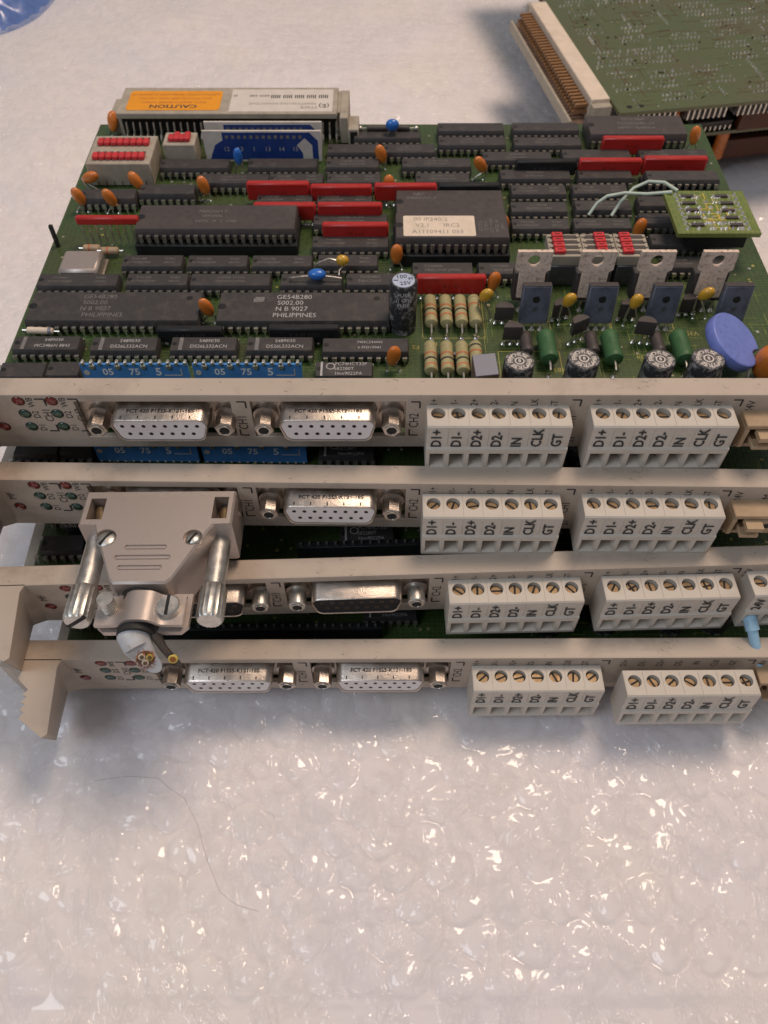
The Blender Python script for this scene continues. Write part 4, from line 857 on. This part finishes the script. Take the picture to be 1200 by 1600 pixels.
# pale blue supply wire in that block
b = MB(); P = [(103.6, 110, 29.8), (103.6, 104.6, 29.4), (104.2, 101.5, 27.5), (105.6, 98.6, 23.5), (107.5, 96.5, 19), (111, 96, 15)]
b.tube([(103.3, 108, 30), (103.4, 104.4, 29.6), (103.8, 102.4, 28.6)], 1.9, 'wire_blue', seg=16); b.tube([(103.6, 103.2, 29.0), (104.6, 100.0, 26.2), (106.0, 97.6, 22.5), (108.0, 95.6, 17.5), (112, 94, 12), (118, 93, 9)], 1.45, 'wire_blue', seg=16)
o = b.build('supply_wire'); o['label'] = 'pale blue wire leaving the 24V terminal block at the right edge'; o['category'] = 'wire'
# open power headers on the modules that have no plug in them
def header(M, x):
    b = MB(); b.box(x, x + 16, -5.6, .6, 13.2, 14.6, 'header_tan', .2); b.box(x, x + 16, -4.4, .6, 5.2, 6.4, 'header_tan', .2); b.box(x, x + 1.2, -5.6, .6, 6.4, 13.2, 'header_tan', .15); b.box(x + 14.8, x + 16, -5.6, .6, 6.4, 13.2, 'header_tan', .15)
    b.box(x + .6, x + 15.4, -.4, -.1, 6.4, 13.2, 'header_tan'); b.cyl((x + 9.6, -5.7, 10.4), (x + 9.6, -5.4, 10.4), 1.0, 'hole_dark', seg=14); b.box(x + 6.8, x + 12.4, -5.6, -1, 7.2, 12.6, 'header_tan', .5)
    b.prism([(x + 3, -8.4), (x + 7.4, -8.4), (x + 7.4, -5), (x + 3, -5)], 11.4, 12.9, 'header_tan'); b.box(x + 2.6, x + 7.6, -7.8, -.2, 7.8, 9.0, 'header_tan', .2)
    for k in range(3): b.box(x + 3.2 + k * 4.2, x + 4.2 + k * 4.2, -5.0, .4, 8.8, 9.8, 'brass')
    return b.build('power_header', M)
for M in (M1, M2, M4): header(M, 92.3)

# ------------------------------------------------------------------ metal plug hood screwed to the second module
H = thing('connector_hood', 'metal plug hood with two long thumbscrews and a cut grey cable', 'plug hood', (-58.6, 126.6, 55.4), (R(-3.5), 0, R(.6)))
b = MB(); t_ = 7.2
neck = [(-19.6, -1.2), (19.6, -1.2), (19.6, -12.2), (15.2, -12.4), (14.0, -14.2), (6.9, -29.2), (5.6, -30.4), (-7.0, -30.4), (-8.2, -29.2), (-14.8, -14.2), (-15.4, -12.4), (-19.6, -12.2)]
def hring(z, k):
    out = []
    for x, y in neck:
        cx, cy = 0, -12; d = Vector((x - cx, y - cy)); L = d.length; q = Vector((cx, cy)) + d * ((L - k) / L); out.append(Vector((q.x, q.y, z)))
    return out
body = MB(); body.loft([r[::-1] for r in (hring(-t_ - 1, .6), hring(-t_ - .4, 0), hring(t_ - .5, 0), hring(t_, .55))], 'cast_metal')
cut = MB()
cut.box(-17.9, -13.9, -10.6, -3.6, 1.0, 9, 'cast_metal'); cut.box(14.2, 18.0, -10.6, -3.4, 1.0, 9, 'cast_metal')
cut.cyl((-11.6, -16.6, 6.0), (-11.6, -16.6, 8), 2.75, 'cast_metal', seg=24); cut.cyl((10.3, -16.6, 6.0), (10.3, -16.6, 8), 2.4, 'cast_metal', seg=24)
for x0, x1, y in ((-6.0, 4.0, -19.6), (-7.9, 5.4, -22.7), (-6.6, 3.8, -25.8)):
    cut.prism([(x0, y - .75), (x1, y - .75), (x1 + .4, y), (x1, y + .75), (x0, y + .75), (x0 - .4, y)], 6.7, 8, 'cast_metal')
link('hood_body', carve(body, cut, 'hood_body'), H)
b = MB()
for x0, x1, y in ((-6.0, 4.0, -19.6), (-7.9, 5.4, -22.7), (-6.6, 3.8, -25.8)):
    b.prism([(x0 + .1, y - .28), (x1 - .1, y - .28), (x1 - .1, y + .28), (x0 + .1, y + .28)], 6.6, 7.0, 'cast_metal', ch=.1)
b.box(-13.6, -13.3, -1.4, -12.2, 7.18, 7.24, 'chip_brown') if False else None
b.build('raised_ribs', H)
for x, y, r_ in ((-11.6, -16.6, 2.5), (10.3, -16.6, 1.9)):
    s = MB(); s.ell((x, y, 6.4), (r_, r_, .9), 'zinc', seg=20); Mx = Matrix.Translation((x, y, 7.2)) @ Matrix.Rotation(R(60), 4, 'Z'); s.box(-r_ * .9, r_ * .9, -.3, .3, -.4, .12, 'hole_dark', M=Mx); s.build('hood_screw', H)
s = MB(); s.cyl((-16.4, -4, 3), (-15.4, -10.5, 3), 1.5, 'brass', seg=14); s.cyl((16.4, -4, 2.4), (16.4, -8, 2.4), 1.6, 'brass', seg=14); s.build('inner_post', H)
for sx, lx in ((-1, -16.6), (1, 15.6)):
    s = MB(); y0_ = -8.5; y1_ = -36.6; k0 = -27.4
    s.cyl((lx, y0_, -.4), (lx + .1, k0, -.4), 2.75, 'zinc', seg=24, ch=.2)
    n_ = 36; ring = lambda y, k: [Vector((lx + .15 + (3.25 + (.22 if i % 2 else 0)) * k * math.cos(2 * math.pi * i / n_), y, -.4 + (3.25 + (.22 if i % 2 else 0)) * k * math.sin(2 * math.pi * i / n_))) for i in range(n_)]
    s.loft([ring(k0 + .6, .86), ring(k0, .98), ring(y1_ + .8, 1), ring(y1_, .86)], 'zinc')
    if sx < 0: s.box(lx - 3.2, lx + 3.4, y1_ - .06, y1_ + .5, -.95, .15, 'hole_dark', M=Matrix.Translation((lx, 0, -.4)) @ Matrix.Rotation(R(-40), 4, 'Y') @ Matrix.Translation((-lx, 0, .4)))
    s.build('thumbscrew', H)
# cable clamp
b = MB(); pl = []
def clampring(y, zoff):
    P = []
    for i in range(25):
        x = -10.6 + 21 * i / 24; z = 3.4 + (2.6 * math.exp(-(x / 4.2) ** 4)) if abs(x) < 8 else 3.4 + 2.6 * math.exp(-(x / 4.2) ** 4); P.append(Vector((x, y, z + zoff)))
    return P
tp = [clampring(y, 0) for y in (-31.6, -39.8)]; bt = [clampring(y, -1.1) for y in (-31.6, -39.8)]
for A, Bq in ((tp[0], tp[1]), (bt[1], bt[0])):
    vs = A + Bq; b.add(vs, [(i, i + 1, 25 + i + 1, 25 + i) for i in range(24)], 'cast_metal')
b.add(tp[1] + bt[1], [(i, i + 1, 25 + i + 1, 25 + i) for i in range(24)], 'cast_metal'); b.add(bt[0] + tp[0], [(i, i + 1, 25 + i + 1, 25 + i) for i in range(24)], 'cast_metal')

b.prism([(-9.0, -40.2), (9.6, -40.2), (11.2, -38.6), (11.2, -29.5), (-10, -29.5), (-10.8, -38.6)], -.6, .9, 'cast_metal'); b.box(-6.8, 5.6, -33, -28, -5, 2.0, 'cast_metal', .4)
b.build('cable_clamp', H)
s = MB(); s.cyl((6.6, -35.3, 3.2), (6.6, -35.3, 5.4), 2.9, 'zinc', seg=26, ch=.3); s.box(6.2, 7.0, -38.1, -32.5, 5.2, 5.44, 'hole_dark'); s.build('clamp_screw', H)
s = MB(); s.cyl((-7.6, -35.2, 1), (-7.8, -35.4, 8.0), 1.75, 'zinc', seg=18, ch=.3)
for k in range(6): s.cyl((-7.6, -35.2, 3.6 + k * .8), (-7.6, -35.2, 4.0 + k * .8), 1.95, 'zinc', seg=18)
s.build('clamp_screw', H)
s = MB(); s.tube([(-1.5, -28, .6), (-1.4, -35, .8), (-1.0, -40.9, .2)], [5.0, 4.4, 4.6], 'rubber_black', seg=24)
s.build('rubber_sleeve', H)
def cut_tube(s, path, rad, n, m, seg=24):
    s.tube(path, rad, m, seg=seg); P = [Vector(q) for q in path]; d = (P[-1] - P[-2]).normalized(); e = P[-1]; n = Vector(n).normalized()
    # slide the last ring onto the oblique cutting plane
    k = len(s.v) - seg
    for i in range(k, len(s.v)):
        q = Vector(s.v[i]); q += d * (n.dot(e - q) / n.dot(d)); s.v[i] = tuple(q)
    u = n.orthogonal().normalized(); return e, n, u, n.cross(u)
s = MB(); e, n, u, w_ = cut_tube(s, [(-2.0, -32, 0), (-2.0, -38, .2), (-1.7, -40.4, -.4), (-.6, -42.8, -1.8), (1.2, -45.0, -3.2)], [3.6, 3.9, 4.1, 3.5, 2.5], (.18, -.86, .46), 'cable_white')
s.cyl(e - n * .2, e + n * .05, 2.1, 'film_side', seg=20)
for k in range(3): q = e + (u * math.cos(k * 2.1 + .5) + w_ * math.sin(k * 2.1 + .5)) * 1.05; s.cyl(q - n, q + n * .4, .85, ('label_paper', 'wire_yellow', 'label_paper')[k], seg=14); s.cyl(q, q + n * .6, .5, 'brass', seg=10)
rr = random.Random(2)
for k in range(60):
    t = rr.uniform(0, 6.28); q = e + (u * math.cos(t) + w_ * math.sin(t)) * rr.uniform(1.8, 2.5); s.tube([q - n * .3, q + n * rr.uniform(.2, .9) + (u * rr.uniform(-1, 1) + w_ * rr.uniform(-1, 1)) * .6], .09, 'copper', seg=4)
s.build('cable_stub', H)
s = MB(); e, n, u, w_ = cut_tube(s, [(2.2, -32, 0), (2.6, -38, .6), (3.6, -40.6, -.8), (5.2, -42.6, -2.8), (7.4, -44.6, -4.4)], [1.8, 1.8, 1.3, .95, .95], (.1, -.85, .5), 'wire_dark', seg=14)
s.cyl(e - n * .5, e + n * .25, 1.2, 'wire_yellow', seg=16, ch=.2); s.cyl(e, e + n * .34, .75, 'copper', seg=12); s.build('screen_wire', H)

# ------------------------------------------------------------------ pile of spare boards at the back right
def back_board(label, loc, yaw, w, d_, m, solder, strip, chips, seed):
    T = thing('spare_board', label, 'circuit board', loc, (0, 0, R(yaw)), 'spare boards piled behind')
    b = MB(); b.box(0, w, 0, d_, -1.6, 0, m); rr = random.Random(seed)
    if solder:
        for r_ in range(20):
            for c_ in range(7):
                if rr.random() < .12: continue
                x = 12 + c_ * 21 + rr.uniform(-3, 3); y = 8 + r_ * 11 + rr.uniform(-1.5, 1.5); vert = rr.random() < .22; n_ = rr.choice((7, 8, 8, 10))
                for k in range(n_):
                    for q in (0, 7.6) if not vert else (0,):
                        px, py = (x + k * 2.0 - 7, y + q * .55) if not vert else (x + q, y + k * 2.2 - 7)
                        if 1 < px < w - 1 and 1 < py < d_ - 1 and rr.random() < .84: b.cyl((px, py, 0), (px + rr.uniform(-.3, .3), py, .9), rr.uniform(.4, .75), 'solder', r1=.18, seg=6)
        for k in range(700): px, py = rr.uniform(5, w - 2), rr.uniform(2, d_ - 2); b.cyl((px, py, 0), (px, py, .35), rr.uniform(.3, .6), rr.choice(['hole_dark', 'solder', 'pad_metal']), seg=6)
        for k in range(420):
            px, py = rr.uniform(5, w - 16), rr.uniform(3, d_ - 16); L = rr.uniform(4, 14)
            if rr.random() < .6: b.box(px, px + L, py, py + .25, 0, .05, 'brown_board')
            else: b.box(px, px + .25, py, py + L, 0, .05, 'brown_board')
        for px, py in ((6, 4.5), (11.5, 4.5)): b.cyl((px, py, 0), (px, py, .06), 1.3, 'hole_dark', seg=16)
    b.build('circuit_board', T)
    if strip:
        s = MB(); s.box(-9.4, -.8, 11, 112, -9.6, 1.2, 'label_paper', .3); s.box(-17.5, -9.4, 10, 113, -9.8, -8.6, 'film_side', .2); s.box(-18.6, -17.2, 10, 113, -12, -7.0, 'din_beige', .2); s.box(-9.6, -.8, 7, 11, -9, -.4, 'din_beige', .3); s.box(-9.6, -.8, 112, 116, -9, -.4, 'din_beige', .3)
        so = s.build('edge_connector', T); p = MB()
        for k in range(32):
            for q in (-2.6, -5.4): p.box(-15.4 if q > -4 else -16.2, -9.2, 14.4 + k * 3.0 - .75, 14.4 + k * 3.0 + .75, q - .7, q + .7, 'pin_tan')
        p.build('contact_pins', so)
    for k in range(chips):
        c = MB(); x = 8 + (k % 6) * 24; y = 1.5 + (k // 6) * 13; up = not solder
        z0, z1 = (0.6, 4.4) if up else (-6.4, -2.2)
        c.box(x, x + 20, y, y + 6.4, z0, z1, 'chip_black', .15); o = c.build('integrated_circuit', T); l = MB()
        for i in range(8):
            for yy in (y - .6, y + 7): l.box(x + 1 + i * 2.5, x + 1.7 + i * 2.5, yy - .12, yy + .12, min(z0, z1) - (.7 if up else 0), max(z0, z1) + (0 if up else .7) - (2 if up else 0), 'tin')
        l.build('leads', o)
    return T
S1 = back_board('green spare board turned solder side up, top of the pile behind', (103.4, 343.5, 50), 9.5, 160, 233, 'pcb_back', True, True, 12, 4)
S2 = back_board('green spare board in the middle of the pile, chips hidden in shadow', (140, 366, 27.5), 10.5, 160, 220, 'pcb_back', False, False, 18, 5)
S3 = back_board('brown spare board at the bottom of the pile behind', (138, 374, 9), 11, 160, 220, 'brown_board', False, False, 12, 6)
for T in (S2, S3):
    s = MB(); s.box(30, 60, -1.2, 3, 0, 9, 'brown_board', .4); s.box(80, 120, -1.2, 3, 0, 9, 'brown_board', .4); s.build('relay', T)
for T, hh in ((S1, 20.5), (S2, 16.5)):   # stand-offs that hold the pile apart
    for x, y in ((30, 8), (140, 8), (20, 190), (140, 190)):
        s = MB(); s.cyl((x, y, -1.6 - hh), (x, y, -1.6), 3, 'orange_drop', seg=14); s.build('spacer', T)

# ------------------------------------------------------------------ blue bag corner, hair
xs = np.linspace(-330, -206, 90); ys = np.linspace(500, 700, 120); X, Y = np.meshgrid(xs, ys)
ed = np.clip(1 - np.sqrt(((X + 268) / 50) ** 2 + ((Y - 590) / 68) ** 2), 0, 1)
Z = -4 + 26 * ed ** .5 + (np.abs(vnoise(X, Y, 16, 5) - .5) * 16 + np.abs(vnoise(X, Y, 7, 6) - .5) * 7) * np.clip(ed * 5, 0, 1)
o = link('plastic_bag', grid_mesh('plastic_bag', X, Y, Z, [MATS['blue_film']])); o['label'] = 'crumpled blue plastic bag in the far left corner'; o['category'] = 'bag'
b = MB(); H_ = [(-81.3, 68.0), (-72.5, 69.3), (-63.4, 68.7), (-60.9, 66.6), (-55.3, 63.1), (-50.8, 56.2), (-47.0, 47.2), (-42.6, 39.4), (-38.1, 36.4), (-32.2, 34.9)]
b.tube([(x, y, 4.2) for x, y in H_], .035, 'hair_dark', seg=5); o = b.build('hair'); o['label'] = 'single dark hair curving over the bubble wrap'; o['category'] = 'hair'
